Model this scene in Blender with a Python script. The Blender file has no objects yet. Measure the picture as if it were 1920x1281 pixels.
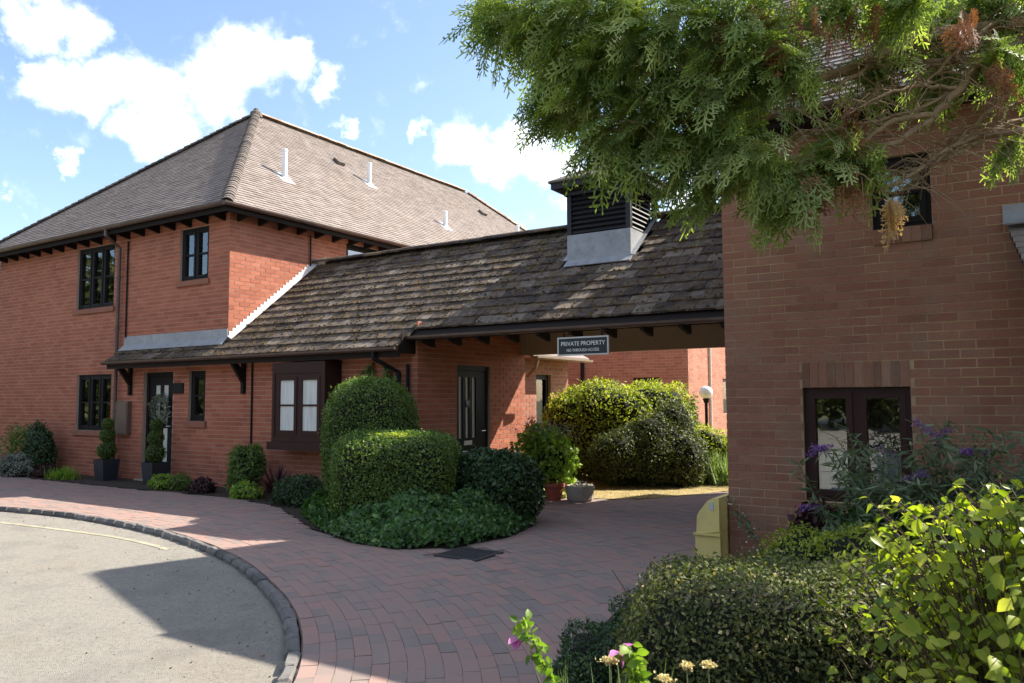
import bpy, math, random
import numpy as np
from mathutils import Vector, Matrix

# ------------------------------------------------------------------ camera, sky, sun, exposure
scene = bpy.context.scene
COL = scene.collection
random.seed(7)
RNG = np.random.default_rng(11)

YAW, PITCH, ROLL, EYE = math.radians(32.6), math.radians(4.15), math.radians(-0.3), 1.5
def camera_axes():
    cy, sy, cp, sp = math.cos(YAW), math.sin(YAW), math.cos(PITCH), math.sin(PITCH)
    f = Vector((-sy*cp, cy*cp, sp)); r = Vector((cy, sy, 0)); u = r.cross(f)
    cr, sr = math.cos(ROLL), math.sin(ROLL)
    return r*cr + u*sr, u*cr - r*sr, f
CR, CU, CF = camera_axes()
cam_data = bpy.data.cameras.new('camera')
cam = bpy.data.objects.new('camera', cam_data); COL.objects.link(cam)
cam_data.sensor_width = 36; cam_data.lens = 1470/1920*36
cam_data.clip_start = 0.05; cam_data.clip_end = 3000
cam.matrix_world = Matrix(((CR.x, CU.x, -CF.x, 0), (CR.y, CU.y, -CF.y, 0), (CR.z, CU.z, -CF.z, EYE), (0, 0, 0, 1)))
cam_data.dof.use_dof = True; cam_data.dof.focus_distance = 9.0; cam_data.dof.aperture_fstop = 11.0
scene.camera = cam

SUN = Vector((0.68, 1.0, 1.12)).normalized()
SUN_EL = math.asin(SUN.z)
world = bpy.data.worlds.new('World'); scene.world = world; world.use_nodes = True
wn, wl = world.node_tree.nodes, world.node_tree.links
wn.clear()
w_out = wn.new('ShaderNodeOutputWorld'); w_bg = wn.new('ShaderNodeBackground')
sky = wn.new('ShaderNodeTexSky'); sky.sky_type = 'NISHITA'; sky.sun_disc = False
sky.sun_elevation = SUN_EL; sky.sun_rotation = math.atan2(SUN.x, SUN.y)
sky.air_density = 1.0; sky.dust_density = 1.2; sky.ozone_density = 1.6
w_bg.inputs['Strength'].default_value = 0.106
SUN_STRENGTH = 5.0
EXPOSURE = 1.42

# clouds: scattered puffs in the sky dome (directions), broken up by noise
CLOUDS = [(-0.830,0.390,0.398,0.041),(-0.812,0.429,0.396,0.041),(-0.849,0.401,0.345,0.041),(-0.839,0.429,0.335,0.048),
 (-0.819,0.464,0.337,0.054),(-0.790,0.501,0.355,0.054),(-0.797,0.513,0.318,0.061),(-0.756,0.552,0.352,0.061),
 (-0.720,0.581,0.380,0.054),(-0.694,0.606,0.389,0.034),(-0.676,0.639,0.367,0.027),(-0.815,0.500,0.293,0.041),
 (-0.837,0.451,0.310,0.027),(-0.853,0.382,0.356,0.020),(-0.862,0.438,0.254,0.015),(-0.669,0.668,0.326,0.015),
 (-0.595,0.738,0.319,0.020),(-0.555,0.773,0.308,0.041),(-0.513,0.804,0.302,0.054),(-0.469,0.834,0.289,0.048),
 (-0.533,0.799,0.277,0.034),(-0.449,0.852,0.269,0.041),(-0.321,0.917,0.238,0.041),(-0.895,0.396,0.206,0.014)]
def wmath(op, a, b=None, c=None, clamp=False):
    n = wn.new('ShaderNodeMath'); n.operation = op; n.use_clamp = clamp
    for i, x in enumerate((a, b, c)):
        if x is None: continue
        if isinstance(x, (int, float)): n.inputs[i].default_value = x
        else: wl.new(x, n.inputs[i])
    return n.outputs[0]
tc = wn.new('ShaderNodeTexCoord')
nz = wn.new('ShaderNodeTexNoise'); nz.inputs['Scale'].default_value = 9.0; nz.inputs['Detail'].default_value = 6; nz.inputs['Roughness'].default_value = 0.62
wl.new(tc.outputs['Generated'], nz.inputs['Vector'])
wob = wn.new('ShaderNodeVectorMath'); wob.operation = 'SUBTRACT'; wl.new(nz.outputs['Color'], wob.inputs[0]); wob.inputs[1].default_value = (.5, .5, .5)
wsc = wn.new('ShaderNodeVectorMath'); wsc.operation = 'SCALE'; wl.new(wob.outputs[0], wsc.inputs[0]); wsc.inputs['Scale'].default_value = 0.13
wad = wn.new('ShaderNodeVectorMath'); wad.operation = 'ADD'; wl.new(tc.outputs['Generated'], wad.inputs[0]); wl.new(wsc.outputs[0], wad.inputs[1])
acc = None
for (x, y, z, r) in CLOUDS:
    d = wn.new('ShaderNodeVectorMath'); d.operation = 'DISTANCE'; wl.new(wad.outputs[0], d.inputs[0]); d.inputs[1].default_value = (x, y, z)
    m = wn.new('ShaderNodeMapRange'); m.interpolation_type = 'SMOOTHSTEP'; wl.new(d.outputs['Value'], m.inputs['Value'])
    m.inputs['From Min'].default_value = r*1.15; m.inputs['From Max'].default_value = r*0.1
    acc = m.outputs[0] if acc is None else wmath('MAXIMUM', acc, m.outputs[0])
nz2 = wn.new('ShaderNodeTexNoise'); nz2.inputs['Scale'].default_value = 26; nz2.inputs['Detail'].default_value = 6; nz2.inputs['Roughness'].default_value = 0.6
wl.new(tc.outputs['Generated'], nz2.inputs['Vector'])
fine = wmath('MULTIPLY_ADD', nz2.outputs['Fac'], 1.7, -0.87)
# broken cumulus added over the unseen rest of the dome, raising the ambient fill
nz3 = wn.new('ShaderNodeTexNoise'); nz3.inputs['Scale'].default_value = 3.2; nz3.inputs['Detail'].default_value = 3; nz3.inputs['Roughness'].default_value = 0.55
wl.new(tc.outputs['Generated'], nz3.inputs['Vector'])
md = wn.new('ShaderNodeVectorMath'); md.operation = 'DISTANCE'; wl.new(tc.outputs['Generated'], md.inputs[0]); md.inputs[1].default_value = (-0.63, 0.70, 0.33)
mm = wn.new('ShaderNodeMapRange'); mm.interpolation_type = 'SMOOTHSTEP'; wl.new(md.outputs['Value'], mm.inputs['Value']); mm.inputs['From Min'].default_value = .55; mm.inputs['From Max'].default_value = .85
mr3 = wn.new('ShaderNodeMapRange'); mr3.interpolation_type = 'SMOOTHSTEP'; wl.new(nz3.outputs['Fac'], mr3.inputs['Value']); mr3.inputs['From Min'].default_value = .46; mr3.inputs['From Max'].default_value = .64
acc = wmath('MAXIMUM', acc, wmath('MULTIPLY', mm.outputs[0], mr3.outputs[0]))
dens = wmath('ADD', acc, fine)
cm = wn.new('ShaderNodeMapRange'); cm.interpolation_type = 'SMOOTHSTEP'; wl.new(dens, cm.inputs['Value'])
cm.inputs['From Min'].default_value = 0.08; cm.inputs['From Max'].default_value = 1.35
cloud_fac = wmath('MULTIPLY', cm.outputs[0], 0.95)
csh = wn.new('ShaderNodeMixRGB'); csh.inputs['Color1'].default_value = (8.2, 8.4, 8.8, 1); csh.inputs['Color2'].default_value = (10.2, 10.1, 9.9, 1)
wl.new(nz.outputs['Fac'], csh.inputs['Fac'])
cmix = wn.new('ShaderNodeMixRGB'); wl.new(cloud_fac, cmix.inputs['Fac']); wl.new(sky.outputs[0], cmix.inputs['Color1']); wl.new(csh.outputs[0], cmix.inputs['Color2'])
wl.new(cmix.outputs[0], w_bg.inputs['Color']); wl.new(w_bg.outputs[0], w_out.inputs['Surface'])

sun_data = bpy.data.lights.new('sun', 'SUN'); sun_data.energy = SUN_STRENGTH; sun_data.angle = math.radians(0.5); sun_data.color = (1.0, 0.93, 0.82)
sun = bpy.data.objects.new('sun', sun_data); COL.objects.link(sun); sun.rotation_euler = SUN.to_track_quat('Z', 'Y').to_euler(); sun.location = (5, 10, 20)
vs = scene.view_settings
vs.view_transform = 'Standard'; vs.look = 'None'; vs.exposure = EXPOSURE; vs.gamma = 1.0; vs.use_curve_mapping = False
scene.render.engine = 'CYCLES'
scene.cycles.max_bounces = 4; scene.cycles.transparent_max_bounces = 8

def project(p):
    v = Vector(p) - Vector((0, 0, EYE)); d = v.dot(CF)
    if d < 0.1: return -1e6, -1e6, d
    return 960 + 1470*v.dot(CR)/d, 640.5 - 1470*v.dot(CU)/d, d
def view_size(p, area):
    x, y, d = project(p)
    if d < .2 or not (-10 < x < 1930 and -10 < y < 1291): return 0
    return area/(d*d)

# ------------------------------------------------------------------ materials
def new_mat(name):
    m = bpy.data.materials.new(name); m.use_nodes = True; m.node_tree.nodes.clear(); return m, m.node_tree.nodes, m.node_tree.links
def M_(n, l, op, a, b=None, clamp=False):
    q = n.new('ShaderNodeMath'); q.operation = op; q.use_clamp = clamp
    for i, x in enumerate((a, b)):
        if x is None: continue
        if isinstance(x, (int, float)): q.inputs[i].default_value = x
        else: l.new(x, q.inputs[i])
    return q.outputs[0]
def noise(n, l, vec, scale, detail=5, rough=.6):
    t = n.new('ShaderNodeTexNoise'); t.inputs['Scale'].default_value = scale; t.inputs['Detail'].default_value = detail; t.inputs['Roughness'].default_value = rough
    if vec is not None: l.new(vec, t.inputs['Vector'])
    return t.outputs['Fac']
def ramp(n, l, fac, stops):
    r = n.new('ShaderNodeValToRGB'); e = r.color_ramp.elements
    while len(e) < len(stops): e.new(0.5)
    for k, (p, c) in enumerate(stops): e[k].position = p; e[k].color = (*c, 1)
    l.new(fac, r.inputs['Fac']); return r.outputs['Color']
def mixc(n, l, fac, a, b, mode='MIX'):
    m = n.new('ShaderNodeMixRGB'); m.blend_type = mode
    for i, x in enumerate((fac, a, b)):
        if isinstance(x, (int, float)): m.inputs[i].default_value = x
        elif isinstance(x, tuple): m.inputs[i].default_value = (*x, 1)
        else: l.new(x, m.inputs[i])
    return m.outputs[0]
def surf(name, stops, rough=.8, vscale=3, vamp=.35, bump=.3, bscale=80, stain=None, stain_scale=1.2, stain_cut=(.5, .7), stain_amt=.6, spec=.3, tone_amt=1.0, metal=0.0, stretch=None, speck=None, stain2=None):
    """colour = ramp(tone + noise); optional stain colour in its own shapes; relief from noise"""
    m, n, l = new_mat(name)
    out = n.new('ShaderNodeOutputMaterial'); b = n.new('ShaderNodeBsdfPrincipled'); l.new(b.outputs[0], out.inputs[0])
    g = n.new('ShaderNodeNewGeometry'); vec = g.outputs['Position']
    if stretch:
        mp = n.new('ShaderNodeMapping'); mp.inputs['Scale'].default_value = stretch; l.new(vec, mp.inputs['Vector']); vec = mp.outputs[0]
    at = n.new('ShaderNodeAttribute'); at.attribute_name = 'tone'
    nf = noise(n, l, vec, vscale, 6)
    t = M_(n, l, 'MULTIPLY', at.outputs['Fac'], tone_amt)
    v = M_(n, l, 'MULTIPLY', M_(n, l, 'SUBTRACT', nf, .5), vamp*2)
    c = ramp(n, l, M_(n, l, 'ADD', M_(n, l, 'ADD', t, v), .5), stops)
    if stain:
        sf = noise(n, l, vec, stain_scale, 8, .65)
        mr = n.new('ShaderNodeMapRange'); mr.inputs['From Min'].default_value = stain_cut[0]; mr.inputs['From Max'].default_value = stain_cut[1]; l.new(sf, mr.inputs['Value'])
        c = mixc(n, l, M_(n, l, 'MULTIPLY', mr.outputs[0], stain_amt), c, stain)
    if stain2:
        sf = noise(n, l, vec, stain2[1], 8, .65)
        mr = n.new('ShaderNodeMapRange'); mr.inputs['From Min'].default_value = stain2[2]; mr.inputs['From Max'].default_value = stain2[3]; l.new(sf, mr.inputs['Value'])
        c = mixc(n, l, M_(n, l, 'MULTIPLY', mr.outputs[0], stain2[4]), c, stain2[0])
    if speck:
        sp = noise(n, l, vec, speck[1], 3, .5)
        mr = n.new('ShaderNodeMapRange'); mr.inputs['From Min'].default_value = speck[2]; mr.inputs['From Max'].default_value = speck[2]+.06; l.new(sp, mr.inputs['Value'])
        c = mixc(n, l, M_(n, l, 'MULTIPLY', mr.outputs[0], speck[3]), c, speck[0])
    l.new(c, b.inputs['Base Color'])
    b.inputs['Roughness'].default_value = rough; b.inputs['Specular IOR Level'].default_value = spec; b.inputs['Metallic'].default_value = metal
    if bump:
        bn = n.new('ShaderNodeBump'); bn.inputs['Strength'].default_value = bump; bn.inputs['Distance'].default_value = .01
        l.new(noise(n, l, vec, bscale, 6, .6), bn.inputs['Height']); l.new(bn.outputs[0], b.inputs['Normal'])
    return m
def leafmat(name, stops, trans=.35, rough=.55, tint=(1.25, 1.35, .5)):
    m, n, l = new_mat(name)
    out = n.new('ShaderNodeOutputMaterial'); b = n.new('ShaderNodeBsdfPrincipled'); t = n.new('ShaderNodeBsdfTranslucent'); mx = n.new('ShaderNodeMixShader')
    at = n.new('ShaderNodeAttribute'); at.attribute_name = 'tone'
    g = n.new('ShaderNodeNewGeometry')
    nf = noise(n, l, g.outputs['Position'], 4.0, 3)
    c = ramp(n, l, M_(n, l, 'ADD', M_(n, l, 'ADD', at.outputs['Fac'], .1), M_(n, l, 'MULTIPLY', nf, .8)), stops)
    l.new(c, b.inputs['Base Color']); b.inputs['Roughness'].default_value = rough; b.inputs['Specular IOR Level'].default_value = .35
    tcol = mixc(n, l, 1.0, c, tint, 'MULTIPLY'); l.new(tcol, t.inputs['Color'])
    mx.inputs['Fac'].default_value = trans; l.new(b.outputs[0], mx.inputs[1]); l.new(t.outputs[0], mx.inputs[2]); l.new(mx.outputs[0], out.inputs[0])
    return m
def plain(name, col, rough=.5, spec=.4, metal=0, bump=0, bscale=40):
    d = tuple(c*.8 for c in col); u = tuple(min(1, c*1.2) for c in col)
    return surf(name, [(.2, d), (.8, u)], rough=rough, spec=spec, metal=metal, bump=bump, bscale=bscale, vamp=.3)
def glassmat(name, refl=.16, tint=(.85, .9, .88)):
    m, n, l = new_mat(name)
    out = n.new('ShaderNodeOutputMaterial'); t = n.new('ShaderNodeBsdfTransparent'); gl = n.new('ShaderNodeBsdfGlossy'); mx = n.new('ShaderNodeMixShader')
    t.inputs['Color'].default_value = (*tint, 1); gl.inputs['Roughness'].default_value = .015; gl.inputs['Color'].default_value = (.95, .97, 1, 1)
    fr = n.new('ShaderNodeFresnel'); fr.inputs['IOR'].default_value = 1.5
    f = M_(n, l, 'ADD', M_(n, l, 'MULTIPLY', fr.outputs[0], 1.0), refl, clamp=True)
    g = n.new('ShaderNodeNewGeometry')
    bn = n.new('ShaderNodeBump'); bn.inputs['Strength'].default_value = .04; bn.inputs['Distance'].default_value = .02
    l.new(noise(n, l, g.outputs['Position'], 3.0, 2), bn.inputs['Height']); l.new(bn.outputs[0], gl.inputs['Normal'])
    l.new(f, mx.inputs['Fac']); l.new(t.outputs[0], mx.inputs[1]); l.new(gl.outputs[0], mx.inputs[2]); l.new(mx.outputs[0], out.inputs[0])
    return m

MT = {}
MT['brick_red'] = surf('red_brick', [(.1, (.21, .068, .042)), (.4, (.32, .105, .060)), (.65, (.375, .130, .076)), (.95, (.44, .18, .11))], rough=.88, vscale=1.1, vamp=.3, bump=.4, bscale=160, stain=(.20, .105, .07), stain_scale=.8, stain_cut=(.55, .8), stain_amt=.5)
MT['brick_brown'] = surf('brown_brick', [(.05, (.17, .08, .055)), (.3, (.255, .112, .074)), (.5, (.29, .132, .088)), (.72, (.315, .155, .105)), (.95, (.36, .20, .145))], rough=.9, vscale=2.2, vamp=.34, bump=.5, bscale=140, stain=(.25, .175, .125), stain_scale=2.6, stain_cut=(.50, .66), stain_amt=.55, stain2=((.15, .075, .05), 1.1, .52, .70, .5))
MT['brick_soldier'] = surf('soldier_brick', [(.1, (.19, .08, .05)), (.9, (.30, .135, .09))], rough=.88, vscale=3, vamp=.3, bump=.35, bscale=140)
MT['brick_far'] = surf('garden_brick', [(.1, (.24, .10, .07)), (.5, (.36, .15, .10)), (.95, (.45, .22, .15))], rough=.9, vscale=1.2, vamp=.3, bump=.3, bscale=120)
MT['mortar'] = surf('mortar', [(.2, (.34, .245, .19)), (.8, (.46, .35, .28))], rough=.95, vscale=5, bump=.4, bscale=200)
MT['mortar_buff'] = surf('buff_mortar', [(.2, (.27, .16, .105)), (.48, (.37, .245, .155)), (.62, (.48, .345, .21)), (.85, (.62, .47, .27))], rough=.95, vscale=2.0, vamp=.55, bump=.4, bscale=200)
MT['tile_moss'] = surf('mossy_roof_tile', [(.05, (.024, .018, .016)), (.35, (.056, .041, .032)), (.6, (.098, .074, .058)), (.95, (.19, .155, .125))], rough=.92, vscale=9, vamp=.55, bump=.9, bscale=55, stain=(.14, .085, .03), stain_scale=5, stain_cut=(.50, .66), stain_amt=.7, speck=((.34, .31, .27), 38, .64, .6))
MT['moss'] = surf('moss', [(.1, (.035, .032, .014)), (.5, (.085, .065, .03)), (.9, (.19, .125, .045))], rough=1, vscale=12, vamp=.5, bump=.6, bscale=120)
MT['tile_plain'] = surf('plain_clay_tile', [(.05, (.14, .112, .098)), (.4, (.20, .165, .146)), (.7, (.245, .207, .185)), (.95, (.30, .26, .233))], rough=.9, vscale=1.3, vamp=.35, bump=.4, bscale=60, stain=(.30, .20, .13), stain_scale=.9, stain_cut=(.58, .76), stain_amt=.3, tone_amt=.5)
MT['hip_tile'] = surf('dark_hip_tile', [(.1, (.06, .05, .045)), (.9, (.17, .14, .12))], rough=.92, vscale=7, vamp=.5, bump=.6, bscale=60)
MT['ridge_pale'] = surf('pale_ridge_tile', [(.1, (.26, .17, .12)), (.9, (.42, .33, .26))], rough=.9, vscale=4, vamp=.5, bump=.5, bscale=60)
MT['lead'] = surf('lead_flashing', [(.1, (.20, .215, .235)), (.9, (.33, .345, .365))], rough=.55, vscale=4, vamp=.5, bump=.2, bscale=20, spec=.5, stain=(.42, .42, .42), stain_scale=6, stain_amt=.4, stain2=((.12, .12, .12), 9, .52, .70, .45))
MT['lead_white'] = plain('bleached_lead', (.62, .62, .62), rough=.6)
MT['gutter'] = surf('brown_gutter', [(.1, (.055, .032, .027)), (.9, (.11, .068, .055))], rough=.42, spec=.5, vscale=5, vamp=.4, bump=.05, stain=(.16, .14, .12), stain_scale=4, stain_amt=.4)
MT['wood_dark'] = plain('dark_stained_wood', (.016, .011, .009), rough=.7, spec=.15, bump=.1, bscale=60)
MT['wood_black'] = plain('black_painted_wood', (.018, .017, .019), rough=.55, spec=.3, bump=.08, bscale=50)
MT['frame_brown'] = plain('brown_window_frame', (.040, .018, .016), rough=.5, spec=.15)
MT['frame_black'] = plain('dark_window_frame', (.014, .012, .013), rough=.55, spec=.12)
MT['beige'] = surf('beige_board', [(.1, (.26, .20, .15)), (.9, (.36, .285, .21))], rough=.7, vscale=4, vamp=.4, bump=.08)
MT['glass'] = glassmat('window_glass', .08, (.95, .97, .96))
MT['glass_dull'] = glassmat('obscured_glass', .16, (.75, .8, .76))
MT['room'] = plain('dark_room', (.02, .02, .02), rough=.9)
MT['curtain'] = surf('white_curtain', [(.1, (.62, .62, .60)), (.9, (.82, .82, .80))], rough=.9, vscale=6, bump=0)
MT['curtain_grey'] = surf('grey_curtain', [(.1, (.20, .21, .19)), (.9, (.34, .34, .30))], rough=.9, vscale=6, bump=0)
MT['netted'] = surf('pane_with_net_behind', [(.1, (.42, .44, .42)), (.5, (.62, .64, .62)), (.9, (.82, .84, .82))], rough=.10, vscale=16, vamp=.6, bump=0, spec=.6, stretch=(1, 1, .07))
MT['obscure'] = surf('obscured_pane', [(.1, (.42, .44, .40)), (.9, (.62, .64, .58))], rough=.35, vscale=5, vamp=.5, bump=.2, bscale=90)
MT['paver_mix'] = surf('clay_paver', [(.04, (.19, .152, .135)), (.28, (.222, .172, .152)), (.46, (.252, .178, .152)), (.66, (.272, .178, .149)), (.95, (.315, .18, .145))], rough=.85, vscale=2.2, vamp=.20, bump=.3, bscale=120, stain=(.25, .192, .168), stain_scale=1.4, stain_cut=(.38, .72), stain_amt=.7)
MT['joint'] = plain('paver_joint_sand', (.20, .15, .128), rough=.95, bump=.5, bscale=200)
MT['kerb'] = surf('kerb_stone', [(.1, (.075, .072, .072)), (.9, (.17, .16, .15))], rough=.85, vscale=8, vamp=.5, bump=.6, bscale=60, stain=(.05, .05, .03), stain_scale=6, stain_amt=.5)
MT['asphalt'] = surf('worn_asphalt', [(.1, (.16, .148, .13)), (.5, (.24, .222, .19)), (.9, (.315, .292, .25))], rough=.92, vscale=24, vamp=.40, bump=1.0, bscale=170, stain=(.235, .185, .125), stain_scale=.55, stain_cut=(.56, .8), stain_amt=.6, speck=((.085, .08, .075), 62, .60, .7), stain2=((.155, .145, .132), 1.9, .50, .72, .65))
MT['paint'] = surf('faded_road_paint', [(.15, (.20, .185, .155)), (.5, (.30, .27, .19)), (.9, (.46, .41, .28))], rough=.9, vscale=9, vamp=.7, bump=.4, bscale=150)
MT['soil'] = surf('bed_soil', [(.1, (.02, .014, .01)), (.9, (.06, .043, .03))], rough=1, vscale=12, vamp=.6, bump=1, bscale=60)
MT['ground'] = surf('ground_earth', [(.1, (.07, .075, .035)), (.9, (.16, .14, .07))], rough=1, vscale=.6, vamp=.5, bump=.6, bscale=20)
MT['lawn'] = surf('dry_lawn', [(.1, (.18, .14, .06)), (.5, (.30, .23, .10)), (.9, (.42, .33, .16))], rough=1, vscale=4, vamp=.5, bump=.8, bscale=60)
MT['iron'] = plain('cast_iron', (.045, .043, .045), rough=.6, bump=.3, bscale=90)
MT['yellow'] = surf('yellow_grit_bin', [(.1, (.62, .49, .15)), (.9, (.78, .64, .24))], rough=.5, vscale=3, vamp=.4, bump=.06, bscale=40, spec=.4, stain=(.42, .34, .16), stain_scale=3, stain_amt=.5)
MT['white_paint'] = plain('white_paint', (.78, .78, .77), rough=.45)
MT['globe'] = plain('opal_globe', (.88, .88, .86), rough=.25)
MT['sign_black'] = plain('sign_black', (.022, .025, .032), rough=.35)
MT['sign_rim'] = plain('sign_silver_rim', (.52, .52, .50), rough=.4)
MT['pot_dark'] = surf('charcoal_planter', [(.1, (.018, .019, .024)), (.9, (.036, .038, .046))], rough=.5, vscale=4, bump=.05)
MT['terracotta'] = plain('terracotta', (.34, .085, .05), rough=.8, bump=.2)
MT['stone'] = surf('stone_trough', [(.1, (.22, .18, .15)), (.9, (.44, .38, .32))], rough=.9, vscale=9, vamp=.6, bump=.7, bscale=50)
MT['metal_grey'] = plain('galvanised_wire', (.32, .32, .33), rough=.35, metal=.8)
MT['black_rubber'] = plain('black_grip', (.012, .012, .012), rough=.6)
MT['meter'] = plain('brown_meter_box', (.13, .085, .065), rough=.5)
MT['bark'] = surf('conifer_bark', [(.1, (.13, .085, .042)), (.5, (.24, .165, .085)), (.9, (.36, .26, .14))], rough=.95, vscale=14, vamp=.5, bump=.9, bscale=50)
MT['stem'] = plain('green_stem', (.10, .13, .05), rough=.7)
MT['twig'] = plain('brown_twig', (.09, .06, .035), rough=.9)
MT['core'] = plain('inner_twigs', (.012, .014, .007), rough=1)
MT['cypress'] = leafmat('cypress_foliage', [(.1, (.095, .145, .038)), (.4, (.205, .28, .078)), (.7, (.33, .395, .13)), (1, (.46, .51, .23))], trans=.5)
MT['dead'] = leafmat('dead_cypress', [(.1, (.14, .052, .022)), (.6, (.30, .12, .05)), (1, (.42, .20, .09))], trans=.3, tint=(1.2, 1, .7))
MT['straw'] = leafmat('straw_dead_spray', [(.1, (.40, .25, .10)), (1, (.62, .42, .18))], trans=.4, tint=(1.1, 1, .7))
MT['cone'] = plain('pale_cone', (.34, .42, .30), rough=.7)
MT['box'] = leafmat('box_leaf', [(.1, (.045, .085, .020)), (.45, (.088, .155, .032)), (.75, (.15, .23, .05)), (1, (.26, .33, .09))], trans=.32)
MT['box_topiary'] = leafmat('topiary_leaf', [(.1, (.04, .075, .012)), (.5, (.085, .14, .022)), (1, (.16, .22, .045))], trans=.25)
MT['ivy'] = leafmat('ivy_leaf', [(.1, (.025, .06, .015)), (.45, (.048, .115, .028)), (.75, (.085, .18, .04)), (1, (.18, .30, .07))], trans=.22, rough=.4)
MT['dark'] = leafmat('dark_shrub_leaf', [(.1, (.017, .042, .015)), (.6, (.040, .082, .028)), (1, (.075, .14, .045))], trans=.2, rough=.4)
MT['gold'] = leafmat('golden_leaf', [(.1, (.10, .15, .016)), (.35, (.20, .27, .026)), (.7, (.34, .39, .04)), (1, (.52, .52, .09))], trans=.5, rough=.45)
MT['privet'] = leafmat('golden_privet', [(.1, (.13, .18, .025)), (.5, (.32, .37, .05)), (1, (.52, .52, .09))], trans=.42)
MT['yew'] = leafmat('yew_leaf', [(.1, (.03, .05, .012)), (.5, (.075, .10, .024)), (1, (.16, .16, .05))], trans=.2)
MT['lime'] = leafmat('lime_leaf', [(.1, (.10, .18, .025)), (.5, (.19, .31, .035)), (1, (.34, .42, .08))], trans=.4)
MT['hedge'] = leafmat('cotoneaster_leaf', [(.05, (.05, .065, .022)), (.45, (.095, .115, .038)), (.75, (.16, .175, .062)), (.93, (.27, .25, .10)), (1, (.40, .29, .16))], trans=.3, rough=.65)
MT['buddleia'] = leafmat('buddleia_leaf', [(.1, (.065, .10, .05)), (.6, (.14, .185, .095)), (1, (.28, .32, .20))], trans=.3)
MT['purple'] = leafmat('purple_flower', [(.1, (.13, .05, .20)), (1, (.34, .17, .42))], trans=.3, tint=(1.1, .9, 1.2))
MT['pink'] = leafmat('pink_flower', [(.1, (.55, .16, .42)), (1, (.75, .32, .60))], trans=.4, tint=(1.1, .8, 1.1))
MT['cream'] = leafmat('cream_flower', [(.1, (.52, .42, .17)), (1, (.78, .68, .36))], trans=.3, tint=(1, 1, .8))
MT['silver'] = leafmat('silver_leaf', [(.1, (.12, .13, .10)), (1, (.30, .31, .25))], trans=.2, tint=(1, 1, .9))
MT['maroon'] = leafmat('maroon_leaf', [(.1, (.03, .010, .012)), (1, (.085, .028, .032))], trans=.25, tint=(1.2, .8, .8))
MT['grass'] = leafmat('grass_blade', [(.1, (.12, .12, .035)), (.6, (.30, .24, .09)), (1, (.46, .37, .17))], trans=.3)
MT['spiky'] = leafmat('iris_leaf', [(.1, (.10, .17, .05)), (1, (.30, .38, .16))], trans=.3)
MT['wreath'] = leafmat('wreath_leaf', [(.1, (.12, .15, .11)), (1, (.30, .33, .26))], trans=.15)

# ------------------------------------------------------------------ mesh helpers
def props(o, label=None, cat=None, group=None, kind=None):
    if label: o['label'] = label
    if cat: o['category'] = cat
    if group: o['group'] = group
    if kind: o['kind'] = kind
    return o
def link(o, parent=None):
    COL.objects.link(o)
    if parent is not None: o.parent = parent
    return o
def empty(name, loc=(0, 0, 0), **kw):
    o = bpy.data.objects.new(name, None); link(o); o.location = loc; o.empty_display_size = .1
    return props(o, **kw)
def finish_mesh(me, tone=None, mat=None, smooth=False):
    if tone is not None and len(me.polygons):
        a = me.attributes.new('tone', 'FLOAT', 'FACE'); a.data.foreach_set('value', np.asarray(tone, dtype=np.float32))
    if mat is not None: me.materials.append(mat)
    me.polygons.foreach_set('use_smooth', np.full(len(me.polygons), bool(smooth)))
    me.update(); return me
def np_mesh(name, V, F, tone=None, mat=None, smooth=False):
    V = np.asarray(V, dtype=np.float32).reshape(-1, 3); F = np.asarray(F, dtype=np.int32); m, k = F.shape
    me = bpy.data.meshes.new(name)
    me.vertices.add(len(V)); me.vertices.foreach_set('co', V.ravel())
    me.loops.add(m*k); me.loops.foreach_set('vertex_index', F.ravel())
    me.polygons.add(m); me.polygons.foreach_set('loop_start', np.arange(0, m*k, k, dtype=np.int32))
    me.polygons.foreach_set('loop_total', np.full(m, k, dtype=np.int32))
    me.update(calc_edges=True)
    return finish_mesh(me, tone, mat, smooth)
def obj(name, me, parent=None, **kw):
    o = bpy.data.objects.new(name, me); link(o, parent)
    if parent is not None: o.matrix_parent_inverse = Matrix.Translation(-parent_world(parent))
    return props(o, **kw)
def parent_world(p):
    return Vector(p.location) if p.type == 'EMPTY' else Vector((0, 0, 0))
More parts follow.
